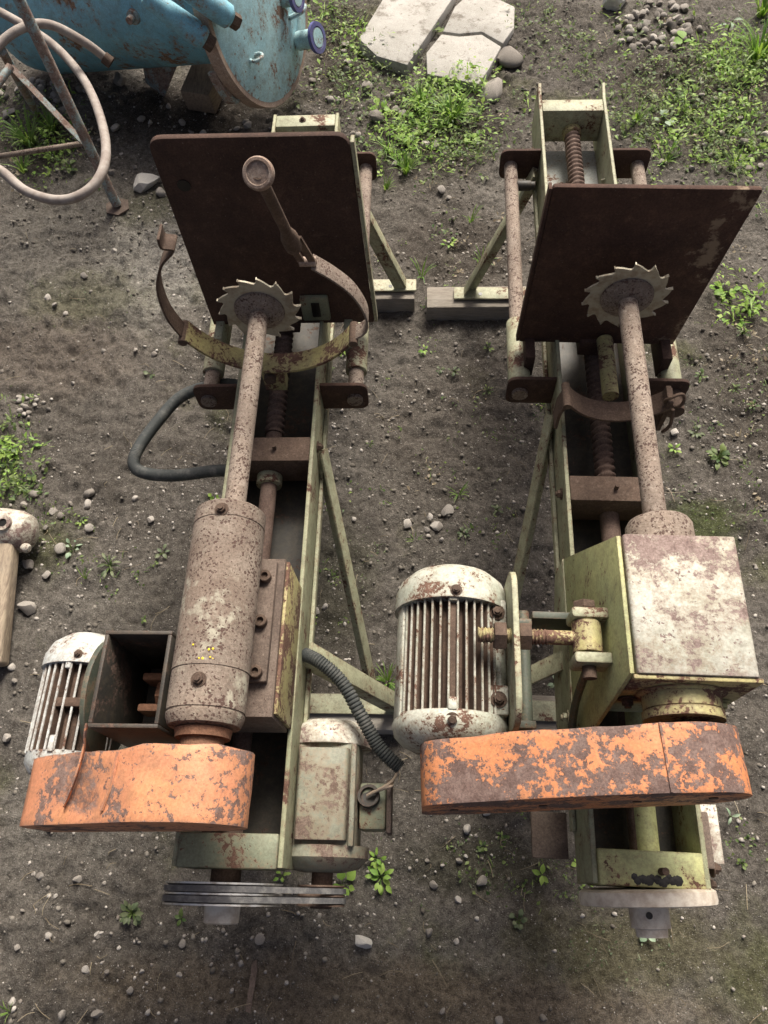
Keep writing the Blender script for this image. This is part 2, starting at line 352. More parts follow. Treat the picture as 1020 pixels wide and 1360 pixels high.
# soil
t = NT('soil')
geo = t.tc.outputs['Object']
big = t.noise(1.3, 5, .6, co=geo); mid = t.noise(6, 7, .7, co=geo); fin = t.noise(70, 8, .78, co=geo); vf = t.noise(330, 5, .8, co=geo)
c = t.mix(t.ramp(mid, .3, .7), (.166, .151, .134), (.118, .105, .091))
c = t.mix(t.ramp(big, .42, .66), c, (.198, .183, .163))
c = t.mix(t.ramp(t.noise(2.1, 6, .65, co=geo), .55, .70, 0, .8), c, (.115, .120, .058))           # algae film
c = t.mix(t.ramp(t.noise(3.2, 8, .7, .4, co=geo), .60, .72, 0, .7), c, (.26, .245, .215))            # dry dust
def blob(px, py, rx, ry, col, amt, nz=.5):
    global c
    x, y = at(px, py); x2, _ = at(px+rx, py); _, y2 = at(px, py+ry)
    mp = t.n('ShaderNodeMapping'); t.l(geo, mp.inputs[0]); sx, sy = 1/abs(x2-x), 1/abs(y2-y); mp.inputs['Scale'].default_value = (sx, sy, 0); mp.inputs['Location'].default_value = (-x*sx, -y*sy, 0)
    ln = t.n('ShaderNodeVectorMath', operation='LENGTH'); t.l(mp.outputs[0], ln.inputs[0])
    d = t.math('ADD', ln.outputs['Value'], t.math('MULTIPLY', t.math('SUBTRACT', t.noise(9, 8, .7, co=geo), .5), 2.2*nz))
    c = t.mix(t.ramp(d, .35, 1.05, amt, 0), c, col)
blob(205, 345, 95, 110, (.36, .345, .315), .85, .7); blob(90, 330, 170, 130, (.23, .215, .19), .7); blob(60, 470, 160, 80, (.20, .168, .14), .6)
blob(520, 1330, 560, 75, (.21, .172, .128), .85, .6); blob(830, 1260, 220, 80, (.135, .125, .068), .7, .8); blob(120, 395, 110, 45, (.14, .14, .08), .55, .9); blob(930, 700, 70, 50, (.075, .095, .03), .8, .9)
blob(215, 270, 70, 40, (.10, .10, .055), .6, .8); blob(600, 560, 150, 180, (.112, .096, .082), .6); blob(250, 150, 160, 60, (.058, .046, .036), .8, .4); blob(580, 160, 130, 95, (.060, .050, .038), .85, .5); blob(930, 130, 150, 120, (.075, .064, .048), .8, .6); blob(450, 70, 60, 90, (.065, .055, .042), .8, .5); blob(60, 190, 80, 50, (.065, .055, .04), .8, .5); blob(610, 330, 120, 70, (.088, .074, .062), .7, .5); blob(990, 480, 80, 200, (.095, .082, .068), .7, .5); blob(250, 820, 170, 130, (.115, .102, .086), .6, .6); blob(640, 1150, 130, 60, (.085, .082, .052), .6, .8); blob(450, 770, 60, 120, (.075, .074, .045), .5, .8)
c = t.mul(c, t.mix(t.ramp(fin, .28, .72), (.42, .40, .385), (1.40, 1.40, 1.38)))
c = t.mul(c, t.mix(t.ramp(vf, .3, .7), (.60, .60, .60), (1.34, 1.34, 1.33)))
pv = t.voro(150, co=geo); pc = t.voro(150, co=geo, out='Color'); sp = t.n('ShaderNodeSeparateColor'); t.l(pc, sp.inputs[0])
k = t.math('MULTIPLY', t.ramp(pv, .16, .24, 1, 0), t.ramp(sp.outputs[0], .87, .90))
c = t.mix(k, c, t.mix(sp.outputs[1], (.24, .22, .195), (.56, .54, .50)))
pv2 = t.voro(330, co=geo); pc2 = t.voro(330, co=geo, out='Color'); sp2 = t.n('ShaderNodeSeparateColor'); t.l(pc2, sp2.inputs[0])
k2_ = t.math('MULTIPLY', t.ramp(pv2, .18, .30, 1, 0), t.ramp(sp2.outputs[0], .80, .84)); c = t.mix(k2_, c, t.mix(sp2.outputs[1], (.20, .18, .16), (.52, .50, .46)))
t.out(c, .95); t.b.inputs['Specular IOR Level'].default_value = .2
t.bump(t.math('ADD', t.math('ADD', fin, t.math('MULTIPLY', vf, .35)), t.math('MULTIPLY', k, .5)), 1.0, .016)
t = NT('soil_crumb')
ge = t.n('ShaderNodeNewGeometry'); c = t.mix(ge.outputs['Random Per Island'], (.10, .088, .072), (.23, .21, .18)); c = t.mul(c, t.mix(t.ramp(t.noise(250, 4), .3, .7), (.75, .75, .75), (1.1, 1.1, 1.1))); t.out(c, .95)
# foliage
def leafmat(name, a, b, tr=.35, rough=.5):
    t = NT(name); ge = t.n('ShaderNodeNewGeometry'); ri = t.math('FRACT', t.math('ADD', ge.outputs['Random Per Island'], t.math('MULTIPLY', t.oi.outputs['Random'], 5.3)))
    c = t.mix(ri, a, b); c = t.mul(c, t.mix(t.ramp(t.noise(120, 4), .3, .7), (.8, .82, .8), (1.12, 1.1, 1.1)))
    t.out(c, rough); t.bump(t.noise(220, 3), .3, .001)
    tl = t.n('ShaderNodeBsdfTranslucent'); t.l(t.mul(c, (1.5, 1.45, .75)), tl.inputs['Color']); mx = t.n('ShaderNodeMixShader'); mx.inputs[0].default_value = tr
    t.l(t.b.outputs[0], mx.inputs[1]); t.l(tl.outputs[0], mx.inputs[2]); t.l(mx.outputs[0], t.t.nodes['Material Output'].inputs['Surface'])
leafmat('leaf_bright', (.17, .33, .05), (.33, .46, .11))
leafmat('leaf_mid', (.05, .10, .028), (.20, .26, .085))
leafmat('leaf_pale', (.20, .30, .19), (.30, .38, .27), .2)
leafmat('leaf_dull', (.085, .12, .06), (.15, .17, .09), .2)
leafmat('grass_blade', (.10, .22, .04), (.22, .32, .09), .35)
leafmat('dry_straw', (.17, .135, .09), (.38, .32, .22), .2)

# ------------------------------------------------------------------ ground
def build_ground():
    fx = list(np.arange(-2.2, 1.9, .0085)); fy = list(np.arange(-.72, 3.7, .0090))
    def grow(a, lim, sgn):
        o = []; st = .03; p = a
        while abs(p) < lim: p += sgn*st; st *= 1.28; o.append(p)
        return o
    xs = np.array(grow(fx[0], 120, -1)[::-1]+fx+grow(fx[-1], 120, 1)); ys = np.array(grow(fy[0], 120, -1)[::-1]+fy+grow(fy[-1], 120, 1))
    X, Y = np.meshgrid(xs, ys); Z = gh(X, Y)
    nx, ny = len(xs), len(ys); co = np.stack([X, Y, Z], -1).reshape(-1, 3)
    me = bpy.data.meshes.new('soil_ground'); i = np.arange(nx*ny).reshape(ny, nx)
    q = np.stack([i[:-1, :-1], i[:-1, 1:], i[1:, 1:], i[1:, :-1]], -1).reshape(-1, 4)
    me.vertices.add(len(co)); me.vertices.foreach_set('co', co.ravel()); me.loops.add(q.size); me.loops.foreach_set('vertex_index', q.ravel().astype(np.int32))
    me.polygons.add(len(q)); me.polygons.foreach_set('loop_start', np.arange(0, q.size, 4, dtype=np.int32)); me.polygons.foreach_set('loop_total', np.full(len(q), 4, np.int32))
    me.polygons.foreach_set('use_smooth', np.ones(len(q), bool)); me.update(); me.materials.append(M['soil'])
    link('ground', me, kind='structure', label='bare grey brown trodden soil with grit and sparse weeds')
build_ground()

# ------------------------------------------------------------------ the two machines
def plate_round(pts, r, n=5):                          # polygon with some corners rounded: pts (x, z, round?)
    out = []; m = len(pts)
    for i, (x, z, k) in enumerate(pts):
        if not k: out.append((x, z)); continue
        p = Vector((x, z)); a = (Vector(pts[i-1][:2])-p).normalized(); b = (Vector(pts[(i+1) % m][:2])-p).normalized()
        for j in range(n+1):
            s_ = j/n; q = p+a*r*(1-s_)**2+b*r*s_**2; out.append((q.x, q.y))
    return out
def arc(cx, cz, r, a0, a1, n):
    return [(cx+r*math.cos(math.radians(a0+(a1-a0)*k/n)), cz+r*math.sin(math.radians(a0+(a1-a0)*k/n))) for k in range(n+1)]

def frame_parts(T, far, ny0, ny1, screw_x, right):
    # side rails of the bed
    for s in (-1, 1):
        xa, xb = s*.078, s*.086
        if right: poly = [(.022, .425), (far+.06, .425), (far+.06, .53), (far+.052, .562), (far+.01, .552), (.022, .552)]
        else: poly = [(.022, .425), (far+.004, .425), (far+.004, .552), (.022, .552)]
        MB().prism(poly, 'x', xa, xb).build('bed_rail', 'green_paint', T, bevel=.0012)
        # outer stiffening strip low on the rail
        MB().span(s*.0868, s*.094, .10, far-.05, .430, .452).build('rail_strip', 'green_worn', T, bevel=.001)
    MB().span(-.0775, .0775, .07, 1.30, .4265, .434).build('bed_floor', 'black_metal', T); MB().span(-.0775, .0775, 1.302, far-.045, .4265, .434).build('bed_floor', 'pale_grey', T)
    MB().span(-.0775, .0775, far-.045, far, .462, .551).build('far_end_block', 'green_worn', T, bevel=.002)
    MB().span(-.0775, .0775, .020, .070, .455, .558).build('near_end_block', 'grey_green' if not right else 'yellow_green', T, bevel=.003)
    nb = MB().span(-.0775, .0775, ny0, ny1, .470, .553).build('bearing_block', 'rust_brown', T, bevel=.002)
    MB().cyl((.008, (ny0+ny1)/2, .553), (.008, (ny0+ny1)/2, .566), .004, n=10).build('grease_nipple', 'rust_brown', nb)
    # far leg frame and near leg frame
    for Y in (1.665 if not right else 1.635, .375):
        for s in (-1, 1):
            MB().angle((s*.100, Y, .50), (s*.252, Y+.005, .072), .036, .005, up=(s*.94, 0, .34), side=1).build('leg', 'green_worn', T, bevel=.0008)
        fm = MB().bar((-.285, Y+.005, .0645), (.285, Y+.005, .0645), .046, .006).build('foot_bar', 'green_worn', T, bevel=.0008)
        for s in (-1, 1): MB().cyl((s*.205, Y, .0676), (s*.205, Y, .0682), .006, n=12).build('bolt_hole', 'grease_hole_shade', fm)  # solid dark disc, colours in the shade of an uncut hole
    for s in (-1, 1):
        MB().angle((s*.098, .80 if not right else .895, .50), (s*.190, .405, .074), .030, .005, up=(s*.9, 0, .5), side=-s).build('brace', 'green_worn', T, bevel=.0008)
        if not right:
            MB().bolt((s*.087, .80, .515), (s, 0, 0), .008).build('brace_bolt', 'rust_brown', T)
        else:
            MB().bolt((s*.087, .70, .515), (s, 0, 0), .008).build('brace_bolt', 'rust_brown', T)
    # rods and their brackets
    yn, yf = (.935, 1.655) if not right else (.955, 1.66)
    for s in (-1, 1):
        MB().cyl((s*.158, yn-.012, .500), (s*.158, yf+.006, .500), .0168, n=24).build('guide_rod', 'rust_spotted', T)
        for Y, th in ((yn, .008), (yf, .008)):
            p = [(s*.0866, .545, 0), (s*.186, .545, 1), (s*.186, .462, 1), (s*.0866, .462, 0)]
            br = MB().prism(plate_round(p, .022), 'y', Y-th/2, Y+th/2).build('rod_bracket', 'rust_dark', T, bevel=.001)
            MB().bolt((s*.172, Y-th/2, .482), (0, -1, 0), .0042).build('bolt', 'rust_brown', br)

def saw_blade(T, Y, z, r, teeth, ph):
    pts = []
    for k in range(teeth):
        a = 2*PI*k/teeth+ph; d = 2*PI/teeth
        for (fa, fr) in ((0, 1.0), (.04, .96), (.08, .885), (.18, .85), (.32, .862), (.62, .925), (.88, .98)):
            pts.append((math.cos(a+d*fa)*r*fr, z+math.sin(a+d*fa)*r*fr))
    b = MB().prism(pts, 'y', Y-.0022, Y+.0022).build('saw_blade', 'saw_steel', T, bevel=.0004, seg=1)
    MB().lathe((0, Y-.0025, z), (0, -1, 0), [(0, .047), (.004, .046), (.007, .038), (.013, .030), (.016, .019)], 32).build('blade_flange', 'rust_spotted', b)
    for k in range(teeth):
        a = 2*PI*k/teeth+ph+.01; c = Vector((math.cos(a)*r*.955, Y, z+math.sin(a)*r*.955))
        rot = Matrix.Rotation(-a, 3, 'Y')
        MB().box(c+Vector((math.cos(a), 0, math.sin(a)))*.001, (.0085, .0056, .0022), rot).build('carbide_tip', 'saw_steel', b)
    return b

def fins(part, cx, cz, y0, y1, r0, r1, angs, mat, th=.0028):
    a_ = MB().span(-th/2, th/2, y0, y1, r0, r1-.0035).mesh('fin', .0005, 1); a_.materials.append(M['fin_dark_rust'])
    b_ = MB().span(-th*.62, th*.62, y0, y1, r1-.0034, r1).mesh('fin_crest', .0008, 1); b_.materials.append(M[mat])
    for a in angs:
        for me, nm in ((a_, 'fin'), (b_, 'fin_crest')):
            o = link(nm, me, part); o.location = (cx, 0, cz); o.rotation_euler = (0, math.radians(a), 0)

def pulley_guard(name, T, prof, y0, y1, mat, dent=.0015, seed=3, wav=.0):
    pr = []
    for i in range(len(prof)):                          # even out the outline
        a, b = Vector(prof[i]), Vector(prof[(i+1) % len(prof)]); k = max(1, int((b-a).length/.014))
        pr += [tuple(a.lerp(b, q/k)) for q in range(k)]
    n = len(pr); c = Vector((sum(p[0] for p in pr)/n, sum(p[1] for p in pr)/n)); ns = 8; v = []; f = []
    for q in range(ns+1):
        for (x, z) in pr:
            t = q/ns; e = y1+wav*(float(fbm(np.array([x*22]), np.array([z*3]), 3, seed)[0])-.3*max(0, 1-abs(x+.10)/.07)) if wav else y1
            y = y0+(e-y0)*t
            d = dent*4*float(fbm(np.array([x*13+seed]), np.array([y*17+z*4]), 3, seed)[0])*min(1, t*3)
            o = (Vector((x, z))-c).normalized(); v.append((x+o.x*d*.3, y, z+o.y*d))
    for q in range(ns):
        for i in range(n): j_ = (i+1) % n; f.append((q*n+i, q*n+j_, (q+1)*n+j_, (q+1)*n+i))
    b0 = len(v); inn = [(x+(c.x-x)*.02, z+(c.y-z)*.035) for x, z in pr]
    v += [(x, v[ns*n+i][1], z) for i, (x, z) in enumerate(inn)]+[(x, y0+.003, z) for x, z in inn]
    for i in range(n):
        j_ = (i+1) % n; f += [(ns*n+i, ns*n+j_, b0+j_, b0+i), (b0+i, b0+j_, b0+n+j_, b0+n+i)]
    f += [tuple(range(n)), tuple(range(b0+n, b0+2*n))]
    return MB().add(v, f).build(name, mat, T, bevel=.0016, ang=42)

def screw_shaft(T, x, z, segs, mat='rust_thread'):
    m = MB()
    for (k, a, b, r) in segs:
        if k == 't': m.screw((x, a, z), (0, 1, 0), b-a, r, .0155, .0058)
        else: m.cyl((x, a, z), (x, b, z), r, n=20)
    return m.build('lead_screw', mat, T, ang=50)

# ---- left machine
LX, LYAW = -.298, .0205
A = empty('cutting_machine', (LX, 0, 0), LYAW, 'rusty green bench saw with band clamp, white motor and bent orange belt guard on left', 'machine', 'old saw benches side by side on the soil')
frame_parts(A, 1.80, .745, .800, 0, False)
screw_shaft(A, -.010, .492, [('s', .07, .845, .0165), ('t', .845, 1.50, .0205), ('s', 1.50, 1.756, .0150)])
MB().cyl((-.010, .722, .492), (-.010, .745, .492), .026, n=24).build('shaft_collar', 'green_worn', A, bevel=.002)
MB().lathe((-.008, 1.755, .500), (0, -1, 0), [(0, .034), (.006, .034), (.012, .026)], 24).build('end_bearing', 'green_worn', A)
MB().cyl((-.008, 1.44, .500), (-.008, 1.753, .500), .0165, n=20).build('screw_sleeve', 'green_paint', A)
MB().bolt((-.008, 1.778, .551), (0, 0, 1), .006).build('block_bolt', 'rust_brown', A)
# carriage and back plate
car = MB().span(-.145, .145, 1.114, 1.20, .556, .572).build('carriage', 'rust_dark', A, bevel=.002)
for s in (-1, 1): MB().cyl((s*.158, 1.00, .500), (s*.158, 1.20, .500), .0235, n=24).build('sleeve', 'green_worn', car, bevel=.001)
for s in (-1, 1): MB().span(s*.132, s*.150, 1.05, 1.185, .495, .556).build('sleeve_web', 'green_worn', car, bevel=.001)
MB().span(-.03, .03, 1.10, 1.20, .515, .5558).build('screw_nut', 'rust_dark', car, bevel=.002)
bp = MB().prism(plate_round([(-.158, .545, 0), (.196, .545, 0), (.180, .997, 1), (-.158, 1.0, 1)], .026), 'y', 1.100, 1.112).build('back_plate', 'rust_dark', A, bevel=.0018)
MB().prism([(.1975, .548), (.2045, .548), (.1885, .985), (.1818, .985)], 'y', 1.099, 1.118).build('edge_strip', 'green_worn', bp, bevel=.001)
MB().prism(arc(-.120, .908, .012, 0, 360, 14)[:-1], 'y', 1.0985, 1.1003).build('punched_hole', 'grease_hole_shade', bp)  # plate is not pierced, the dark disc paints the hole's shade
MB().span(.045, .105, 1.088, 1.0995, .565, .635).build('slotted_tab', 'grey_green', bp, bevel=.004)
MB().span(.068, .086, 1.0855, 1.0878, .580, .622).build('slot', 'grease_hole_shade', bp, bevel=.003)  # dark slab on the tab, shade of the slot as colour
for s in (-1, 1): MB().prism([(1.1125, .573), (1.18, .573), (1.1125, .72)], 'x', s*.11, s*.118).build('gusset', 'rust_dark', bp)
# band clamp round the work
YC = .93
cl = MB().strap([(x, YC, z) for x, z in arc(.015, .800, .178, 206, 328, 26)], (0, 1, 0), .046, .006).build('clamp_cradle', 'yellow_rust', A, bevel=.001)
MB().span(-.022, .022, YC-.016, YC+.016, .553, .6215).build('post', 'yellow_rust', cl, bevel=.002)
MB().lathe((-.004, YC-.030, .604), (0, 1, 0), [(0, .012), (.06, .012)], 6).build('post_bolt', 'rust_brown', cl)
def p3(a): return [(x, YC, z) for x, z in a]
lft = catmull([(-.150, YC, .720), (-.163, YC, .775), (-.158, YC, .845), (-.135, YC, .898), (-.108, YC, .927), (-.104, YC, .935), (-.118, YC-.006, .945), (-.116, YC-.01, .968)], 6)
MB().strap(lft, (0, 1, 0), .034, .004).build('clamp_strap', 'rust_brown', A, bevel=.0008)
rgt = catmull([(.166, YC, .706), (.196, YC, .728), (.199, YC, .770), (.180, YC, .822), (.150, YC-.002, .862), (.118, YC-.006, .895)], 6)
MB().strap(rgt, (0, 1, 0), .034, .004).build('clamp_strap', 'rust_spotted', A, bevel=.0008)
for (x, z) in ((-.150, .716), (.172, .706)):
    MB().cyl((x, YC-.025, z), (x, YC+.025, z), .009, n=16).build('hinge_pin', 'rust_brown', A, bevel=.0015)
lv0, lv1, lv2 = Vector((.112, .918, .905)), Vector((.101, .885, .965)), Vector((.093, .800, 1.165))
lever = MB()
for s in (-1, 1): lever.bar(lv0+Vector((s*.009, 0, -.008)), lv1+Vector((s*.009, -.002, .02)), .004, .012, up=(1, 0, 0))
lever.path(catmull([lv1, lv1.lerp(lv2, .25), lv2], 4), .0095, 12, rf=lambda t, i: .014 if t < .42 else .0085)
lev = lever.build('clamp_lever', 'rust_brown', A)
dv = (lv2-lv1).normalized(); dv = (dv+Vector((-.05, -.55, .1))).normalized()
MB().lathe(lv2-dv*.012, dv, [(0, .010), (.003, .017), (.007, .0205), (.013, .0205), (.016, .0185), (.0162, .0150), (.0140, .0138), (.0138, .001)], 30).build('lever_knob', 'rust_cap', lev)
MB().cyl(lv0+Vector((-.014, 0, -.004)), lv0+Vector((.014, 0, -.004)), .008, n=14).build('lever_pin', 'rust_cap', lev)
# spindle, blade and bearing housing
ZS = .755
MB().cyl((0, .50, ZS), (0, .937, ZS), .0172, n=32).build('spindle_tube', 'rust_spotted', A)
saw_blade(A, .950, ZS, .077, 14, .1)
MB().cyl((0, .953, ZS), (0, .975, ZS), .022, n=6).build('blade_nut', 'rust_brown', A)
hz = [(0, .044), (.002, .050), (.012, .0545), (.018, .055), (.0185, .0535), (.021, .0535), (.0215, .055), (.075, .055), (.0755, .0543), (.077, .0543), (.0775, .0555), (.30, .0555), (.304, .0555), (.3045, .0545), (.307, .0545), (.3075, .0555), (.332, .055), (.337, .049), (.3372, .022)]
hs = MB().lathe((-.004, .19, ZS), (0, 1, 0), hz, 48).build('spindle_housing', 'rust_housing', A)
for y in (.245, .505): MB().bolt((-.004, y, ZS+.054), (0, 0, 1), .0072).build('bolt', 'rust_brown', hs)
MB().lathe((-.004, .188, ZS), (0, -1, 0), [(0, .040), (.012, .038), (.013, .030), (.04, .030)], 32).build('shaft_seal', 'rust_orange', hs)
for k in range(9):
    a = rnd.uniform(72, 98); d = Vector((math.cos(math.radians(a)), 0, math.sin(math.radians(a))))
    MB().lathe(Vector((-.004+rnd.uniform(-.008, .008), .285+rnd.uniform(-.012, .012), ZS))+d*.0555, d, [(0, rnd.uniform(.001, .003)), (.0005, .0008)], 6).build('paint_dab', 'yellow_dab', hs)
blk = MB().prism([(-.075, .556), (.0775, .556), (.0775, .60), (.075, .680), (-.070, .680), (-.075, .60)], 'y', .222, .480).build('housing_block', 'rust_block', A, bevel=.002)
MB().prism([(.0782, .556), (.0842, .556), (.0815, .676), (.0758, .676)], 'y', .228, .476).build('side_plate', 'yellow_rust', blk, bevel=.001)
MB().span(.022, .064, .272, .470, .6805, .694).build('clamp_bar', 'rust_block', blk, bevel=.002)
for y in (.440, .365, .285):
    b_ = MB().lathe((.048, y, .6945), (0, 0, 1), [(0, .010), (.011, .010), (.012, .009), (.0121, .0055), (.006, .005)], 16).build('cap_screw', 'rust_brown', blk)
# hollow post and swinging motor plate
ht = MB(); x0, x1, y0, y1, tk = -.166, -.066, .188, .328, .006
for (a, b, c_, d_) in ((x0, x1, y0, y0+tk), (x0, x1, y1-tk, y1), (x0, x0+tk, y0+tk, y1-tk), (x1-tk, x1, y0+tk, y1-tk)): ht.span(a, b, c_, d_, .565, .765)
tp = ht.build('hollow_post', 'black_metal', A, bevel=.0015)
MB().span(x0+tk, x1-tk, y0+tk, y1-tk, .567, .572).build('post_floor', 'black_metal', tp)
MB().hexnut((-.115, .262, .64), (1, 0, 0), .024, .026).build('adjuster_nut', 'rust_orange', tp)
for y in (.238, .286): MB().span(-.138, -.078, y-.006, y+.006, .62, .665).build('lug', 'rust_orange', tp, bevel=.003)
MB().span(-.0655, -.058, .20, .46, .60, .72).build('post_plate', 'rust_dark', tp, bevel=.001)
mp = MB().prism([(.252+.092*math.cos(a), .655+.092*math.sin(a)) for a in np.linspace(0, 2*PI, 40)[:-1]], 'x', -.1935, -.1855).build('motor_plate', 'dark_green', A, bevel=.001)
MB().bolt((-.185, .262, .705), (1, 0, 0), .011).build('bolt', 'rust_brown', mp)
# upper motor
mx, mz, mr = -.246, .632, .058
mo = MB().cyl((mx, .165, mz), (mx, .312, mz), mr-.012, n=32).build('motor', 'fin_dark_rust', A)
fins(mo, mx, mz, .168, .310, mr-.014, mr+.004, [a for a in range(-100, 110, 13)], 'white_left')
MB().span(mx-.0045, mx+.0045, .166, .190, mz+mr-.012, mz+mr+.006).build('lug', 'white_left', mo, bevel=.002)
MB().span(mx-.0045, mx+.0045, .290, .312, mz+mr-.012, mz+mr+.006).build('lug', 'white_left', mo, bevel=.002)
MB().span(mx-.010, mx+.04, .232, .246, mz+mr-.012, mz+mr+.0025).build('clip', 'fin_dark_rust', mo, bevel=.002)
MB().lathe((mx, .300, mz), (0, 1, 0), [(0, mr+.008), (.020, mr+.007), (.040, mr-.002), (.056, mr-.022), (.060, mr-.040), (.060, .002)], 36).build('fan_cover', 'white_left', mo)
MB().lathe((mx, .170, mz), (0, -1, 0), [(0, mr+.002), (.015, mr+.002), (.030, mr-.008), (.036, mr-.024), (.036, .002)], 36).build('end_bell', 'white_left', mo)
MB().bolt((mx+.012, .312, mz+mr+.005), (0, 0, 1), .005).build('screw', 'rust_brown', mo)
MB().cyl((mx, .08, mz), (mx, .135, mz), .012, n=16).build('motor_shaft', 'rust_brown', mo)
# bent orange guard
pf = arc(0, ZS, .076, -78, 84, 12)+[(-.055, .822), (-.13, .779), (-.185, .748), (-.225, .725), (-.245, .712), (-.256, .700), (-.262, .672), (-.262, .60), (-.255, .590), (-.10, .640)]
gd = pulley_guard('belt_guard', A, pf, .064, .156, 'orange_left', .0040, 5, .014); gd.location.x = -.007
MB().strap(catmull([(-.146, .186, .795), (-.149, .172, .788), (-.151, .157, .778), (-.158, .120, .7705), (-.170, .085, .762)], 6), (.25, .1, 1), .013, .0022).build('torn_flange', 'orange_left', gd)
MB().strap(catmull([(-.094, .150, .8015), (-.096, .110, .8010), (-.104, .078, .7970)], 5), (.8, .1, .5), .004, .003).build('dent_ridge', 'orange_left', gd)
# lower motor on the right of the bed
bx_, bz = .130, .405
m2 = MB().prism(plate_round([(.070, .335, 1), (.190, .335, 1), (.190, .470, 1), (.070, .470, 1)], .03), 'y', .055, .225).build('lower_motor', 'motor_grey', A, bevel=.002)
MB().prism(plate_round([(.088, .4705, 0), (.176, .4705, 0), (.172, .488, 1), (.090, .488, 1)], .006), 'y', .066, .212).build('casing_cover', 'motor_grey', m2, bevel=.002)
MB().span(.1775, .1865, .058, .220, .425, .478).build('casing_rib', 'motor_grey', m2, bevel=.002)
MB().lathe((bx_, .222, bz), (0, 1, 0), [(0, .078), (.012, .078), (.030, .072), (.044, .055), (.048, .03), (.048, .002)], 36).build('fan_cover', 'white_rust', m2)
MB().lathe((bx_, .060, bz), (0, -1, 0), [(0, .078), (.018, .077), (.034, .062), (.040, .035), (.040, .002)], 36).build('end_bell', 'motor_grey', m2)
tb = MB().span(.192, .238, .085, .160, .400, .452).build('terminal_box', 'grey_green', m2, bevel=.006)
MB().span(.2385, .2475, .080, .165, .395, .458).build('box_lid', 'rust_block', m2, bevel=.003)
MB().lathe((.209, .136, .4525), (-.1, .25, 1), [(0, .019), (.010, .019), (.0102, .014), (.002, .0135)], 20).build('cable_gland', 'black_metal', m2)
MB().cyl((bx_, .025, bz), (bx_, -.034, bz), .018, n=20).build('motor_shaft', 'rust_brown', m2)
# pulleys and two belts
px_, pz, pr_ = -.014, .492, .092
gr = [(0, .030), (.0, pr_), (.0025, pr_), (.005, pr_-.008), (.0125, pr_-.008), (.0145, pr_), (.017, pr_), (.019, pr_-.008), (.0265, pr_-.008), (.029, pr_), (.0315, pr_), (.0315, .028)]
pu = MB().lathe((px_, .001, pz), (0, -1, 0), gr, 56).build('large_pulley', 'polished_rim', A)
MB().lathe((px_, -.0305, pz), (0, -1, 0), [(0, .028), (.024, .027), (.026, .024), (.026, .006)], 28).build('pulley_hub', 'cast_alloy', pu)
MB().cyl((px_, .021, pz), (px_, .002, pz), .024, n=24).build('bearing_boss', 'rust_brown', pu)
p2x, p2z, p2r = bx_, bz, .040
MB().lathe((p2x, .001, p2z), (0, -1, 0), [(a, p2r if r == pr_ else (p2r-.006 if r == pr_-.008 else .012)) for a, r in gr], 40).build('small_pulley', 'rust_brown', A)
def belt(y):
    d = Vector((p2x-px_, p2z-pz)); L = d.length; al = math.atan2(d.y, d.x); be = math.acos((pr_-p2r)/L); P = []
    for k in range(31): a = al+be+(2*PI-2*be)*k/30; P.append((px_+(pr_-.001)*math.cos(a), y, pz+(pr_-.001)*math.sin(a)))
    for k in range(13): a = al-be+(2*be)*k/12; P.append((p2x+(p2r-.001)*math.cos(a), y, p2z+(p2r-.001)*math.sin(a)))
    P.append(P[0]); return MB().strap(P, (0, 1, 0), .0085, .005).build('drive_belt', 'belt_rubber', A)
belt(-.0078); belt(-.0218)
# flexible conduit, wires and the looped hose
cp = catmull([(.088, .370, .505), (.120, .352, .515), (.160, .318, .505), (.195, .262, .490), (.225, .215, .478), (.262, .182, .470)], 30)
MB().path(cp, .0125, 12, rf=lambda t, i: .0125 if i % 3 else .0105).build('flexible_conduit', 'hose_rubber', A)
for k in range(4):
    e = Vector((.262, .182, .470)); g_ = Vector((.206+.003*k, .138+.002*k, .462))
    MB().path(catmull([e+Vector((0, .005, .002*k)), e+Vector((-.012, -.020, .006-.004*k)), (e+g_)/2+Vector((.004*k-.004, -.012, .012)), g_], 6), .0022, 6).build('wire', 'copper_wire', A)
hp = catmull([(-.070, .985, .470), (-.150, .995, .468), (-.235, .975, .455), (-.285, .910, .448), (-.318, .840, .445), (-.318, .800, .448), (-.290, .777, .452), (-.225, .768, .456), (-.140, .775, .462), (-.090, .775, .465)], 24)
MB().path(hp, .0115, 12, rf=lambda t, i: .0135 if i % 2 else .0128).build('rubber_hose', 'hose_rubber', A)

# ---- right machine
RX, RYAW = .340, -.0085
B = empty('cutting_machine', (RX, 0, 0), RYAW, 'rusty green bench saw with square bearing box and long orange belt guard on right', 'machine', 'old saw benches side by side on the soil')
frame_parts(B, 1.845, .667, .720, 0, True)
screw_shaft(B, .006, .492, [('s', .07, .67, .0185), ('t', .72, 1.80, .0205)])
MB().lathe((.006, 1.80, .492), (0, -1, 0), [(0, .024), (.020, .024), (.022, .02)], 20).build('screw_collar', 'yellow_rust', B)
MB().cyl((.012, .07, .495), (.012, .60, .495), .0205, n=24).build('shaft_tube', 'yellow_green', B)
for x in (-.044, .046): MB().bolt((x, 1.60, .4345), (0, 0, 1), .0105).build('floor_bolt', 'rust_brown', B)
MB().cyl((.014, .90, .560), (.014, 1.045, .560), .0165, n=20).build('push_rod', 'yellow_rust', B)
MB().cyl((-.100, 1.585, .500), (-.158, 1.585, .500), .010, n=16).build('stop_screw', 'black_metal', B)
MB().cyl((-.110, 1.585, .500), (-.145, 1.585, .500), .0125, n=16).build('stop_collar', 'black_metal', B, bevel=.001)
car = MB().span(-.145, .145, 1.062, 1.15, .556, .572).build('carriage', 'rust_dark', B, bevel=.002)
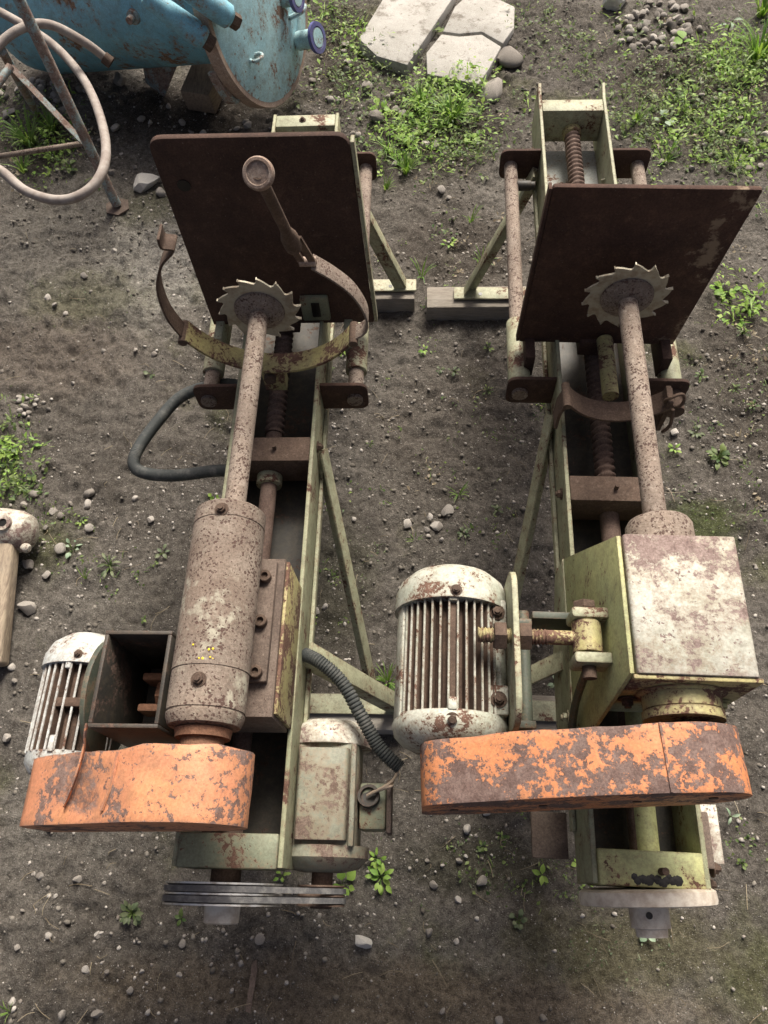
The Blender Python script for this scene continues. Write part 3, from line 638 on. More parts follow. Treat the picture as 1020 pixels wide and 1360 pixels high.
for s in (-1, 1): MB().cyl((s*.158, .966, .500), (s*.158, 1.14, .500), .0240, n=24).build('sleeve', 'green_worn', car, bevel=.001)
for s in (-1, 1): MB().span(s*.130, s*.150, 1.00, 1.135, .495, .556).build('sleeve_web', 'rust_dark', car, bevel=.001)
MB().span(-.035, .035, 1.04, 1.15, .515, .5558).build('screw_nut', 'rust_dark', car, bevel=.002)
bp = MB().prism(plate_round([(-.161, .545, 0), (.160, .540, 0), (.192, .928, 1), (-.150, .935, 1)], .006), 'y', 1.050, 1.060).build('back_plate', 'rust_plate_right', B, bevel=.0014)
MB().prism([(-.1680, .548), (-.1618, .548), (-.1508, .932), (-.1565, .932)], 'y', 1.049, 1.066).build('edge_strip', 'rust_plate_right', bp, bevel=.001)
for s in (-1, 1): MB().prism([(1.0605, .573), (1.13, .573), (1.0605, .72)], 'x', s*.11, s*.118).build('gusset', 'rust_dark', bp)
# small hinged cradle under the spindle
YC = .845
cl = MB().strap([(x, YC, z) for x, z in arc(.010, .700, .115, 213, 327, 22)], (0, 1, 0), .044, .006).build('clamp_cradle', 'rust_brown', B, bevel=.001)
MB().cyl((-.090, YC-.026, .636), (-.090, YC+.026, .636), .008, n=14).build('hinge_pin', 'rust_brown', cl)
MB().strap([(-.090, YC, .634), (-.098, YC, .60), (-.098, YC, .553)], (0, 1, 0), .040, .006).build('hinge_leaf', 'rust_brown', cl)
MB().span(.094, .104, YC-.02, YC+.02, .5525, .645).build('hinge_leaf', 'rust_brown', cl, bevel=.001)
ring = catmull([(.108+.017*math.cos(a), YC-.01+.004*math.sin(2*a), .640+.017*math.sin(a)) for a in np.linspace(0, 2*PI, 9)[:-1]], 4, True)
MB().path(ring+[ring[0]], .0032, 8).build('shackle_ring', 'rust_brown', cl)
MB().path(catmull([(.108, YC-.02, .625), (.112, YC-.03, .59), (.105, YC-.03, .565), (.112, YC-.02, .558)], 5), .0035, 8).build('hook', 'rust_brown', cl)
MB().cyl((.158, .905, .500), (.158, .951, .500), .020, n=18).build('rod_end', 'rust_brown', B, bevel=.002)
# spindle and square bearing box
ZS = .765
MB().cyl((.003, .50, ZS), (.003, .962, ZS), .0178, n=32).build('spindle_tube', 'rust_spotted', B)
bl = saw_blade(B, .972, ZS, .077, 14, .25); bl.location.x = .003
MB().cyl((.003, .975, ZS), (.003, .995, ZS), .022, n=6).build('blade_nut', 'rust_brown', B)
bb = MB().prism(plate_round([(-.070, .690, 0), (.084, .690, 0), (.084, .842, 1), (-.070, .842, 1)], .006), 'y', .262, .460).build('bearing_box', 'white_rust_box', B, bevel=.002)
MB().span(-.074, .089, .2555, .2615, .70, .838).build('front_flange', 'yellow_rust', bb, bevel=.0015)
MB().bolt((.070, .2545, .735), (0, -1, 0), .009).build('bolt', 'yellow_green', bb); MB().bolt((-.058, .2545, .735), (0, -1, 0), .009).build('bolt', 'rust_brown', bb)
MB().lathe((.006, .2545, ZS), (0, -1, 0), [(0, .060), (.004, .052), (.022, .051), (.0222, .0495), (.024, .0495), (.0242, .053), (.036, .053), (.0362, .020)], 44).build('bearing_ring', 'yellow_rust', bb)
MB().lathe((.006, .460, ZS), (0, 1, 0), [(0, .050), (.048, .049), (.055, .045), (.0552, .02)], 44).build('rear_collar', 'rust_spotted', bb)
MB().cyl((.006, .215, ZS), (.006, .17, ZS), .022, n=20).build('shaft_end', 'rust_brown', bb)
MB().prism([(-.070, .556), (.070, .556), (.070, .689), (-.062, .689)], 'y', .275, .450).build('box_pedestal', 'green_worn', bb, bevel=.002)
v = [(-.0725, .262, .838), (-.0725, .458, .838), (-.0935, .545, .555), (-.0935, .205, .555)]
sp_ = MB().add(v+[(x-.006, y, z) for x, y, z in v], [(0, 1, 2, 3), (4, 5, 6, 7), (0, 1, 5, 4), (1, 2, 6, 5), (2, 3, 7, 6), (3, 0, 4, 7)]).build('side_plate', 'yellow_green', bb, bevel=.001)
MB().prism([(.165, .555), (.545, .555), (.545, .47), (.40, .40), (.165, .40)], 'x', -.0955, -.1015).build('lower_side_plate', 'green_paint', bb, bevel=.001)
for (y, z) in ((.27, .52), (.225, .50), (.42, .52)): MB().bolt((-.102, y, z), (-1, 0, 0), .0085).build('bolt', 'green_worn', bb)
# clevis and threaded tension rod
Zr = .755
cv = None
for y in (.300, .366):
    o = MB().prism(plate_round([(-.083, y-.008, 0), (-.083, y+.008, 0), (-.135, y+.008, 1), (-.135, y-.008, 1)], .006), 'z', Zr-.028, Zr+.022).build('clevis_lug', 'green_worn', B, bevel=.003); cv = cv or o
MB().cyl((-.112, .275, Zr), (-.112, .385, Zr), .010, n=16).build('clevis_pin', 'rust_brown', cv)
MB().hexnut((-.112, .376, Zr), (0, 1, 0), .017, .012).build('pin_nut', 'rust_brown', cv)
tr = MB().cyl((-.112, .311, Zr), (-.112, .356, Zr), .021, n=24).cyl((-.128, .333, Zr), (-.170, .333, Zr), .0105, n=16).screw((-.168, .333, Zr), (-1, 0, 0), .100, .0115, .005, .0018).build('tension_rod', 'yellow_rust', B)
for x in (-.192, -.2275): MB().hexnut((x, .333, Zr), (-1, 0, 0), .0215, .017).build('rod_nut', 'rust_brown', tr)
# motor plate
mpp = plate_round([(.200, .50, 0), (.440, .50, 0), (.440, .775, 1), (.205, .790, 1)], .05)
mpl = MB().prism(mpp, 'x', -.2195, -.2105).build('motor_plate', 'green_worn', B, bevel=.0015)
MB().cyl((-.182, .215, .60), (-.182, .425, .60), .0105, n=16).build('pivot_rod', 'dark_green', B)
for y in (.40, .235): MB().span(-.2105, -.170, y-.006, y+.006, .575, .625).build('pivot_lug', 'dark_green', mpl, bevel=.002)
for y in (.25, .39): MB().bolt((-.2105, y, .68), (1, 0, 0), .009).build('bolt', 'rust_brown', mpl)
MB().span(-.170, -.0965, .405, .417, .57, .63).build('pivot_arm', 'dark_green', B, bevel=.001)
MB().path(catmull([(-.105, .300, .70), (-.108, .270, .62), (-.104, .235, .56), (-.092, .19, .54)], 6), .0065, 8).build('cable', 'dark_green', B)
# motor
mx, mz, mr = -.303, .655, .080
mo = MB().cyl((mx, .222, mz), (mx, .408, mz), mr-.014, n=36).build('motor', 'fin_dark_rust', B)
fins(mo, mx, mz, .226, .404, mr-.016, mr+.004, [a for a in range(-58, 56, 9)], 'white_right', .0026)
for (a0, a1) in ((58, 78), (-84, -62)):
    MB().prism([(mx+r_*math.sin(math.radians(a)), mz+r_*math.cos(math.radians(a))) for r_, aa in ((mr+.006, np.linspace(a0, a1, 6)), (mr-.02, np.linspace(a1, a0, 6))) for a in aa], 'y', .224, .406).build('side_panel', 'white_right', mo, bevel=.002)
for y in (.228, .390): MB().span(mx-.0065, mx+.0065, y, y+.018, mz+mr-.014, mz+mr+.007).build('lug', 'white_right', mo, bevel=.002)
MB().span(mx-.0058, mx+.0058, .246, .390, mz+mr-.014, mz+mr-.002).build('centre_rib', 'rust_brown', mo, bevel=.002)
fc = MB().lathe((mx, .395, mz), (0, 1, 0), [(0, mr+.011), (.028, mr+.010), (.046, mr+.003), (.062, mr-.014), (.072, mr-.036), (.074, mr-.05), (.074, .002)], 44).build('fan_cover', 'white_right', mo)
MB().lathe((mx, .230, mz), (0, -1, 0), [(0, mr+.004), (.012, mr+.008), (.028, mr+.004), (.040, mr-.008), (.048, mr-.026), (.048, .002)], 44).build('end_bell', 'white_right', mo)
for y in (.385, .252):
    ft = MB().span(mx+.045, -.2198, y-.022, y+.022, mz-.02, mz+.052).build('foot', 'white_right', mo, bevel=.004)
    MB().bolt((mx+.068, y, mz+.0525), (0, 0, 1), .008).build('foot_bolt', 'rust_brown', mo)
MB().bolt((mx, .236-.022, mz+mr+.004), (0, -.3, 1), .007).build('screw', 'rust_brown', mo); MB().bolt((mx+.004, .405, mz+mr+.010), (0, 0, 1), .006).build('screw', 'rust_brown', mo)
MB().cyl((mx, .19, mz), (mx, .14, mz), .014, n=16).build('motor_shaft', 'rust_brown', mo)
# long orange guard, slightly skewed
pf = arc(-.002, .742, .083, -86, 52, 12)+[(.026, .817), (-.04, .818), (-.12, .806), (-.20, .783), (-.29, .748), (-.325, .732), (-.340, .718), (-.346, .695), (-.346, .60), (-.338, .582), (-.27, .585), (-.12, .630)]
gd = pulley_guard('belt_guard', B, pf, .115, .200, 'orange_right', .0014, 9, .004); gd.rotation_euler = (0, 0, .062); gd.location = (.010, .008, 0)
MB().bar((-.040, .200, .8195), (-.040, .116, .8195), .003, .0016).build('weld_seam', 'orange_right', gd)
for (x, z) in ((-.30, .66), (-.18, .70), (-.06, .73), (.03, .76)): MB().cyl((x, .1148, z), (x, .1135, z), .006, n=12).build('rivet', 'rust_brown', gd)
# handwheel pulley
wh = MB().lathe((.006, .020, .492), (0, -1, 0), [(0, .03), (0, .082), (.001, .096), (.004, .1010), (.016, .1022), (.0215, .1010), (.0228, .0985), (.023, .092), (.014, .088), (.014, .03)], 64).build('hand_wheel', 'cast_alloy', B)
wh.rotation_euler = (.03, 0, .06); wh.location.y = .0145
MB().lathe((.006, .006, .492), (0, -1, 0), [(0, .030), (.040, .029), (.041, .024), (.052, .023), (.053, .006)], 30).build('wheel_hub', 'cast_alloy', wh)
MB().cyl((-.002, -.016, .5205), (-.002, -.016, .5225), .005, n=12).build('set_screw_hole', 'grease_hole_shade', wh)  # dark disc on the hub, shade of the hole put in as colour
MB().cyl((.006, .019, .492), (.006, .021, .492), .028, n=20).build('bearing_boss', 'rust_brown', B)
MB().cyl((.014, .042, .558), (.016, .042, .575), .0055, n=10).build('lock_stud', 'rust_brown', B)
gp = MB()
for k in range(16): gp.lathe((-.026+.0042*k, .0265+.005*rnd.random()*(1 if k % 2 else 2), .5583), (0, 0, 1), [(0, .003+.005*rnd.random()), (.0004, .002)], 7)
gp.build('grease_smear', 'grease_hole_shade', B)
# rear corner bracket on the outer side
MB().prism([(.05, .54), (.13, .54), (.13, .36), (.05, .44)], 'x', .0868, .100).build('leg_bracket', 'rust_block', B, bevel=.002)
MB().prism([(.06, .47), (.15, .47), (.11, .36)], 'x', .103, .140).build('bracket_gusset', 'white_rust', B, bevel=.002)
for (y, z) in ((.052, .52), (.030, .49)): MB().bolt((.1005, y, z), (1, 0, 0), .009).build('bracket_bolt', 'rust_brown', B)
MB().span(-.150, -.0875, .06, .135, .360, .372).build('corner_plate', 'rust_block', B, bevel=.002)

# ------------------------------------------------------------------ timbers below the feet
def timber(px0, px1, Y, d, h, lab, x0=None, x1=None):
    m = MB().span(x0, x1, Y-d/2, Y+d/2, -.02, h); o = m.build('timber_block', 'old_timber', None, bevel=.006, label=lab, cat='timber', group='timbers under the machine feet'); return o
def tbr(x0, x1, y, d, h, lab, rz=0):
    o = MB().span(-(x1-x0)/2, (x1-x0)/2, -d/2, d/2, -.03, h).build('timber_block', 'old_timber', None, bevel=.005, label=lab, cat='timber', group='timbers under the machine feet'); o.location = ((x0+x1)/2, y, 0); o.rotation_euler = (0, 0, rz)
tbr(-.63, -.052, 1.668, .085, .0555, 'pale weathered timber under the far feet of the left saw bench', .01)
tbr(-.015, .66, 1.640, .085, .0555, 'dark ended weathered timber under the far feet of the right saw bench', .012)
tbr(-.60, -.045, .362, .080, .0555, 'weathered timber under the near feet of the left saw bench', .02)
tbr(.08, .64, .376, .085, .0555, 'weathered timber under the near feet of the right saw bench', -.005)

def P(px, py, z): x, y = at(px, py, z); return Vector((x, y, z))
# ------------------------------------------------------------------ blue tank
TK = empty('pressure_tank', (0, 0, 0), 0, 'big blue steel tank lying on its side with a flanged lid', 'tank')
tc_, ta, tt, tR = Vector((-.586, 2.636, .392)), .29, .215, .318
n_ = Vector((math.cos(ta)*math.cos(tt), -math.sin(ta)*math.cos(tt), math.sin(tt)))
u_ = n_.cross(Vector((0, 0, 1))).normalized(); v_ = u_.cross(n_)
def tp3(a, b, c): return tc_+u_*a+v_*b+n_*c       # a: towards the left/back, b: up, c: outwards
MB().lathe(tp3(0, .06, -.075), -n_, [(0, .23), (.30, .23), (.303, .232), (.309, .232), (.312, .23), (.85, .23), (.92, .215), (.98, .175), (1.02, .115), (1.035, .05), (1.036, .002)], 72).build('shell', 'blue_paint', TK)
lid = MB().lathe(tp3(0, 0, -.028), n_, [(0, .10), (0, tR), (.022, tR), (.0225, tR-.004), (.030, tR-.02), (.045, .20), (.052, .10), (.053, .002)], 72).build('lid', 'blue_light', TK)
MB().lathe(tp3(0, 0, -.0015), -n_, [(0, tR-.012), (.0, tR+.004), (.004, tR+.006), (.046, tR+.006), (.048, tR-.02), (.048, .22)], 72, cap=False).build('lid_rim', 'rust_cap', lid)
MB().lathe(tp3(0, .035, -.052), -n_, [(0, .225), (0, .272), (.024, .272), (.024, .225)], 64, cap=False).build('shell_flange', 'rust_block', TK)
ey = Vector((0, 0, 0)); ec = tp3(.186, -.090, .012)
er = [ec+(u_*math.cos(a)*.022+n_*(math.sin(a)*.022+.018)) for a in np.linspace(0, 2*PI, 15)]
MB().path(er, .006, 8).build('lifting_eye', 'blue_light', lid)
def nozzle(a, b, d, L, r, mat='blue_light'):
    p = tp3(a, b, .02); d = d.normalized()
    nz = MB().cyl(p, p+d*L, r*.62, n=24).build('nozzle', mat, TK)
    MB().lathe(p+d*L, d, [(-.012, r), (0, r), (.0005, r*.70), (-.02, r*.52), (-.05, r*.5)], 32).build('nozzle_flange', 'violet_paint', nz)
nozzle(-.112, -.205, n_+u_*.05+v_*.1, .085, .050)
nozzle(-.10, -.055, n_+u_*.0, .06, .046)
hb = [tp3(-.17, .10+.012*math.cos(a), .03) + n_*.03*math.sin(a) for a in np.linspace(0, PI, 8)]
MB().path(catmull([tp3(-.10, -.12, .02), tp3(-.13, -.118, .055), tp3(-.17, -.12, .05), tp3(-.20, -.125, .01)], 5), .009, 10).build('hinge_bar', 'blue_light', TK)
# lid clamps: swing bolts in blue sleeves
for c0, c1, r in ((tp3(.375, .215, -.13), tp3(.335, .055, -.02), .036), (tp3(.345, .225, -.03), tp3(.272, .078, .055), .036)):
    L_ = (c1-c0).length
    cl = MB().lathe(c0, c1-c0, [(0, r*.62), (.012, r*.8), (L_*.8, r), (L_*.95, r*.95), (L_, r*.7)], 24).build('lid_clamp', 'blue_paint', TK)
    MB().hexnut(c1, c1-c0, r*.66, .028).build('clamp_nut', 'rust_brown', cl)
hk = [tp3(.305, -.060, -.07), tp3(.305, -.115, -.065), tp3(.292, -.165, -.06), tp3(.270, -.182, -.055), tp3(.250, -.165, -.05), tp3(.245, -.10, -.05)]
MB().strap(catmull(hk, 6), n_, .035, .016).build('clamp_hook', 'blue_worn', TK, bevel=.003)
# foot bracket, small fitting
fq = [P(189, 84, .13), P(235, 86, .14), P(218, 129, .008), P(193, 110, .018)]; fq = fq+[p+Vector((.005, .03, 0)) for p in fq]
MB().add(fq, [(0, 1, 2, 3), (4, 5, 6, 7), (0, 1, 5, 4), (1, 2, 6, 5), (2, 3, 7, 6), (3, 0, 4, 7)]).build('support_foot', 'blue_worn', TK, bevel=.002)
ff = tp3(.226, .09, -.34)
MB().lathe(ff, u_+v_*.1, [(0, .024), (.012, .022), (.013, .013), (.035, .012), (.036, .006)], 14).build('fitting', 'blue_worn', TK)
# wooden chock
MB().bar(P(263, 137, .045), P(288, 78, .085), .12, .09).build('wood_chock', 'wet_timber', None, bevel=.008, label='dark wet wooden chock wedged under the blue tank', cat='timber')

# ------------------------------------------------------------------ pipe stand and hose at upper left
ST = empty('pipe_stand', (0, 0, 0), 0, 'tripod stand of flaking blue pipes with a round foot plate beside the tank', 'stand')
def P(px, py, z): x, y = at(px, py, z); return Vector((x, y, z))
f0 = P(155, 272, .012); t0 = P(20, -12, .66)
MB().cyl(f0, t0, .0165, n=16).build('leg', 'blue_worn', ST)
ftp = MB().lathe(f0-Vector((0, 0, .012)), (0, 0, 1), [(0, .045), (.006, .045)], 6).build('foot_plate', 'rust_block', ST)
j = f0.lerp(t0, .30); j2 = P(14, 88, .42)
MB().bar(j, j2, .020, .006).build('cross_bar', 'blue_worn', ST)
MB().cyl(P(52, 156, .0), j2+Vector((-.02, .03, .03)), .014, n=14).build('leg', 'blue_worn', ST)
MB().cyl(j2, P(-30, 150, .38), .012, n=12).build('cross_bar', 'blue_worn', ST)
MB().cyl(P(113, 190, .19), P(-30, 212, .24), .0085, n=12).build('cross_rod', 'rust_spotted', ST)
HS = empty('old_hose', (0, 0, 0), 0, 'old brown rubber hose looped over the pipe stand and joined to the tank', 'hose')
hp = catmull([P(146, 82, .33), P(112, 56, .40), P(66, 33, .46), P(28, 38, .48), P(-10, 70, .46), P(-60, 150, .42), P(-40, 205, .40), P(0, 226, .38), P(35, 254, .36), P(80, 266, .36), P(118, 252, .37), P(139, 218, .38), P(137, 170, .36), P(115, 112, .33), P(78, 66, .34), P(36, 36, .36), P(-20, 5, .38)], 12)
MB().path(hp, .0140, 14).build('hose_pipe', 'old_hose', HS)
MB().cyl(P(148, 84, .328), P(138, 76, .345), .019, n=14).build('hose_clip', 'rust_brown', HS)

# ------------------------------------------------------------------ object cut by the left edge: capped wooden beam
CB = empty('capped_beam', (0, 0, 0), 0, 'weathered wooden beam with a white cast iron cap at left edge', 'beam')
a0 = Vector((*at(10, 705, .07), .07)); a1 = Vector((*at(-8, 885, .03), .03)); dd = (a1-a0)
MB().bar(a0, a1, .056, .05).build('beam', 'handle_wood', CB, bevel=.01, seg=3)
hd = Vector((*at(8, 694, .12), .105))
cap = MB().lathe(hd+Vector((-.12, .01, -.045)), (1, -.06, 0), [(0, .05), (.02, .058), (.08, .06), (.13, .056), (.155, .045), (.166, .025), (.168, .002)], 28).build('cast_cap', 'white_rust', CB)
MB().lathe(hd+Vector((-.008, 0, .008)), (0, -.15, 1), [(0, .022), (.010, .020), (.0102, .011), (.002, .0105)], 20).build('bolt_boss', 'white_rust', CB)
MB().cyl(hd+Vector((-.008, -.0015, .0135)), hd+Vector((-.008, -.0016, .0145)), .0105, n=14).build('bolt_hole', 'grease_hole_shade', CB)  # dark disc in the boss paints the shade inside the hole
MB().lathe(hd+Vector((.03, -.045, -.04)), (1, -.2, 0), [(0, .012), (.014, .013), (.02, .008)], 12).build('side_lug', 'white_rust', CB)

# ------------------------------------------------------------------ paving slabs
def slab(pts, h, lab, bev=.006):
    Pq = [at(x, y, h) for x, y in pts]; cx = sum(p[0] for p in Pq)/len(Pq); cy = sum(p[1] for p in Pq)/len(Pq)
    o = MB().prism([(p[0]-cx, p[1]-cy) for p in Pq], 'z', -.03, h).build('paving_slab', 'concrete', None, bevel=bev, label=lab, cat='slab', group='concrete slabs behind the machines'); o.location = (cx, cy, 0); o.rotation_euler = (rnd.uniform(-.01, .01), rnd.uniform(-.01, .01), 0)
slab([(476, 51), (512, -8), (560, -9), (606, -10), (575, 36), (541, 86), (500, 74)], .040, 'smooth pale concrete slab, left one behind the machines')
slab([(604, 8), (622, -9), (650, -8), (684, 8), (683, 36), (668, 58), (640, 42), (610, 45), (588, 42)], .030, 'rough cracked concrete slab, upper right piece')
slab([(586, 45), (610, 48), (640, 45), (666, 61), (650, 90), (636, 111), (600, 104), (567, 98), (566, 70)], .030, 'rough cracked concrete slab, lower right piece among weeds')

# ------------------------------------------------------------------ stones
def stone_mesh(seed, sub=2, flat=.7, ang=.35):
    r = random.Random(seed); bm = bmesh.new(); bmesh.ops.create_icosphere(bm, subdivisions=sub, radius=1)
    pl = []
    for k in range(8):
        d = Vector((r.gauss(0, 1), r.gauss(0, 1), r.gauss(0, 1))).normalized(); pl.append((d, r.uniform(.50, .85)))
    sx, sy = r.uniform(.8, 1.15), r.uniform(.7, 1.0)
    for v in bm.verts:
        for d, h in pl:
            e = v.co.dot(d)-h
            if e > 0: v.co -= d*e*.97
        v.co *= 1+r.uniform(-.05, .05); v.co.x *= sx; v.co.y *= sy; v.co.z *= flat
    me = bpy.data.meshes.new('stone'); bm.to_mesh(me); bm.free(); me.polygons.foreach_set('use_smooth', [True]*len(me.polygons)); me.set_sharp_from_angle(angle=math.radians(40)); return me
SM = [stone_mesh(k+40) for k in range(9)]
for m_ in SM: m_.materials.append(M['stone'])
PM = [stone_mesh(k+80, 2, .8) for k in range(4)]
for m_ in PM: m_.set_sharp_from_angle(angle=math.radians(14))
for m_ in PM: m_.materials.append(M['pale_stone'])
def stone(px, py, size, lab, group=None, pale=False, sink=.3, flat=1.0):
    x, y = at(px, py); s = size*pxsize(px, py)/2*1.05
    o = link('stone', rnd.choice(PM if pale else SM), None, lab, 'stone', group)
    o.location = (x, y, ghs(x, y)+s*(.7-sink)); o.scale = (s, s, s*rnd.uniform(.8, 1.1)*flat); o.rotation_euler = (rnd.uniform(-.4, .4), rnd.uniform(-.4, .4), rnd.uniform(0, 6.28))
for a in ((194, 244, 38, 'large pale broken stone beside the foot of the pipe stand', None, True), (214, 258, 18, 'small stone touching the large pale stone beside the plate', None, False),
          (163, 112, 30, 'big grey stone in the dark under the blue tank'), (816, 8, 46, 'largest pale rock at top right beside the gravel heap', None, True), (676, 82, 46, 'flat grey stone wedged against the concrete slab', None, False, .35, .45), (653, 124, 46, 'pointed flat stone below the cracked slab', None, False, .35, .45),
          (541, 694, 16, 'round grey stone left of the cluster between the machines'), (580, 697, 17, 'brown stone in the cluster between the machines'), (594, 678, 22, 'long dark stone in the cluster between the machines'), (571, 685, 12, 'small angular stone in the cluster between the machines'),
          (586, 252, 14, 'single pale stone on bare soil between the two plates'), (483, 1250, 26, 'pale angular stone below the lower motor of the left bench', None, True), (345, 1247, 18, 'grey stone below the large pulley of the left bench'),
          (36, 808, 24, 'smooth round grey stone beside the wooden beam'), (37, 749, 19, 'flat grey stone close to the wooden beam'), (569, 1238, 16, 'pale stone low in the middle of the bottom soil'),
          (113, 1289, 15, 'blocky pale stone at lower left of the photo'), (85, 1347, 17, 'round pale stone at the bottom left edge'), (130, 1347, 16, 'angular stone at the bottom edge beside a round pale one'),
          (150, 228, 15, 'grey stone inside the hose loop near the stand foot'), (488, 118, 20, 'square pale stone in the weeds right of the tank lid'), (500, 160, 24, 'dull brown stone in weeds right of the left bench end'), (118, 654, 18, 'flat angular stone left of the spindle housing')):
    stone(*a)
GRP = 'small stones scattered over the soil'
for lab, pts in (('small grey stone on the soil left of the left bench', ((113, 667, 14), (82, 686, 13), (117, 700, 15), (82, 729, 17), (60, 762, 13), (178, 659, 11), (199, 688, 10), (17, 887, 13), (10, 980, 14), (70, 678, 12), (92, 668, 10), (60, 700, 11), (20, 905, 10), (150, 305, 8), (150, 330, 9), (113, 368, 10), (72, 405, 9), (87, 417, 8), (63, 395, 13), (97, 508, 8), (180, 465, 8), (137, 465, 8), (205, 470, 9), (45, 655, 12), (30, 668, 10))),
                 ('small grey stone on the soil at the bottom left', ((171, 1316, 10), (128, 1242, 10), (103, 1168, 12), (65, 1243, 12), (240, 1254, 12), (320, 1280, 9), (51, 1163, 10), (59, 1180, 9), (14, 1331, 11), (187, 1290, 10), (22, 1258, 10), (73, 1190, 8), (195, 1345, 9), (28, 1210, 8), (40, 1160, 7), (145, 1290, 8))),
                 ('small grey stone on the soil below the long orange guard', ((646, 1078, 16), (620, 1101, 15), (722, 1087, 12), (640, 1171, 16), (608, 1196, 15), (576, 1175, 14), (633, 1220, 8), (610, 1143, 9), (774, 1216, 9), (622, 1115, 8), (618, 1138, 8), (588, 1150, 8), (606, 1250, 8), (589, 1343, 10), (663, 1356, 12), (567, 1143, 8))),
                 ('small grey stone on the soil between the two benches', ((567, 703, 10), (569, 711, 8), (586, 717, 8), (605, 456, 7), (620, 420, 8), (568, 415, 10), (590, 413, 9), (596, 262, 8), (470, 690, 8), (545, 545, 6), (420, 810, 11), (432, 805, 11), (447, 848, 8), (445, 725, 7))),
                 ('small grey stone on the soil right of the right bench', ((896, 574, 13), (1004, 590, 8), (950, 560, 8), (1008, 640, 8), (925, 640, 7), (965, 1005, 8), (940, 470, 8))),
                 ('small grey stone on the dark soil in front of the tank', ((155, 176, 15), (190, 163, 12), (202, 168, 11), (243, 165, 12), (255, 178, 10), (270, 178, 13), (160, 201, 8), (240, 190, 9), (135, 190, 12), (180, 223, 7), (225, 145, 10), (315, 170, 9), (330, 168, 14), (326, 162, 12)))):
    for (x, y, s) in pts: stone(x, y, s, lab, GRP)
for k in range(60):
    a = rnd.uniform(0, 6.28); q = math.sqrt(rnd.random()); stone(868+62*q*math.cos(a), 36+34*q*math.sin(a), rnd.uniform(9, 15), 'rounded pebble in the gravel heap beside the top right rock', 'pebbles of the gravel heap', sink=.0 if q < .4 else .3)
for (cx_, cy_, rx_, ry_, n_s, lb) in ((945, 165, 75, 65, 26, 'pale stone among the weeds at the right back'), (540, 170, 90, 50, 18, 'pale stone among the weeds between the benches'), (440, 95, 30, 45, 9, 'grey stone in the weeds beside the tank lid')):
    for k in range(n_s): stone(cx_+rnd.uniform(-1, 1)*rx_, cy_+rnd.uniform(-1, 1)*ry_, rnd.uniform(8, 15), lb, 'stones among the weeds')
for k in range(40):
    a = rnd.uniform(0, 6.28); q = math.sqrt(rnd.random()); stone(45+75*q*math.cos(a), 135+35*q*math.sin(a), rnd.uniform(9, 15), 'grey pebble in the stony strip beside the blue tank', 'pebbles beside the tank', sink=.15)
for k in range(16):
    a = rnd.uniform(0, 6.28); q = math.sqrt(rnd.random()); stone(30+35*q*math.cos(a), 540+18*q*math.sin(a), rnd.uniform(6, 11), 'pebble in the small gravel patch at the left edge', 'pebbles at the left edge', sink=.15)

# ------------------------------------------------------------------ loose grit and crumbs (uncountable)
def scatter(name, mat, n, sizes, label, seed, dens=None, flat=.7):
    r = np.random.default_rng(seed); bm = bmesh.new(); bmesh.ops.create_icosphere(bm, subdivisions=1, radius=1)
    bv = np.array([v.co[:] for v in bm.verts]); bf = np.array([[v.index for v in f.verts] for f in bm.faces]); bm.free()
    X = r.uniform(-2.2, 1.9, n*5); Y = r.uniform(-.7, 3.6, n*5)
    d = 0.10+.90*np.clip(fbm(X*2.3, Y*2.3, 4, seed)*3.0+.42, 0, 1)**2.5
    keep = r.random(n*5) < d*np.clip(1.25-.22*Y, .35, 1); X = X[keep][:n]; Y = Y[keep][:n]; n = len(X)
    s = sizes[0]+(sizes[1]-sizes[0])*r.random(n)**4
    V = bv[None]*(1+r.uniform(-.28, .28, (n, len(bv), 1)))
    V = V*np.stack([r.uniform(.7, 1.3, n), r.uniform(.7, 1.1, n), r.uniform(.5, .9, n)*flat/.7], 1)[:, None, :]
    a = r.uniform(0, 6.28, n); ca, sa = np.cos(a)[:, None], np.sin(a)[:, None]
    V = np.stack([V[..., 0]*ca-V[..., 1]*sa, V[..., 0]*sa+V[..., 1]*ca, V[..., 2]], -1)*s[:, None, None]
    V += np.stack([X, Y, gh(X, Y)+s*.10], 1)[:, None, :]
    F = (bf[None]+(np.arange(n)*len(bv))[:, None, None]).reshape(-1, 3)
    me = bpy.data.meshes.new(name); V = V.reshape(-1, 3)
    me.vertices.add(len(V)); me.vertices.foreach_set('co', V.ravel()); me.loops.add(F.size); me.loops.foreach_set('vertex_index', F.ravel().astype(np.int32))
    me.polygons.add(len(F)); me.polygons.foreach_set('loop_start', np.arange(0, F.size, 3, dtype=np.int32)); me.polygons.foreach_set('loop_total', np.full(len(F), 3, np.int32)); me.update(); me.materials.append(M[mat])
    link(name, me, None, label, kind='stuff', cat='gravel' if mat == 'stone' else 'soil')
scatter('loose_grit', 'stone', 20000, (.0011, .0062), 'fine pale grit scattered over the bare soil', 5)
scatter('soil_crumbs', 'soil_crumb', 18000, (.0016, .008), 'small dark crumbs of earth over the ground', 9)

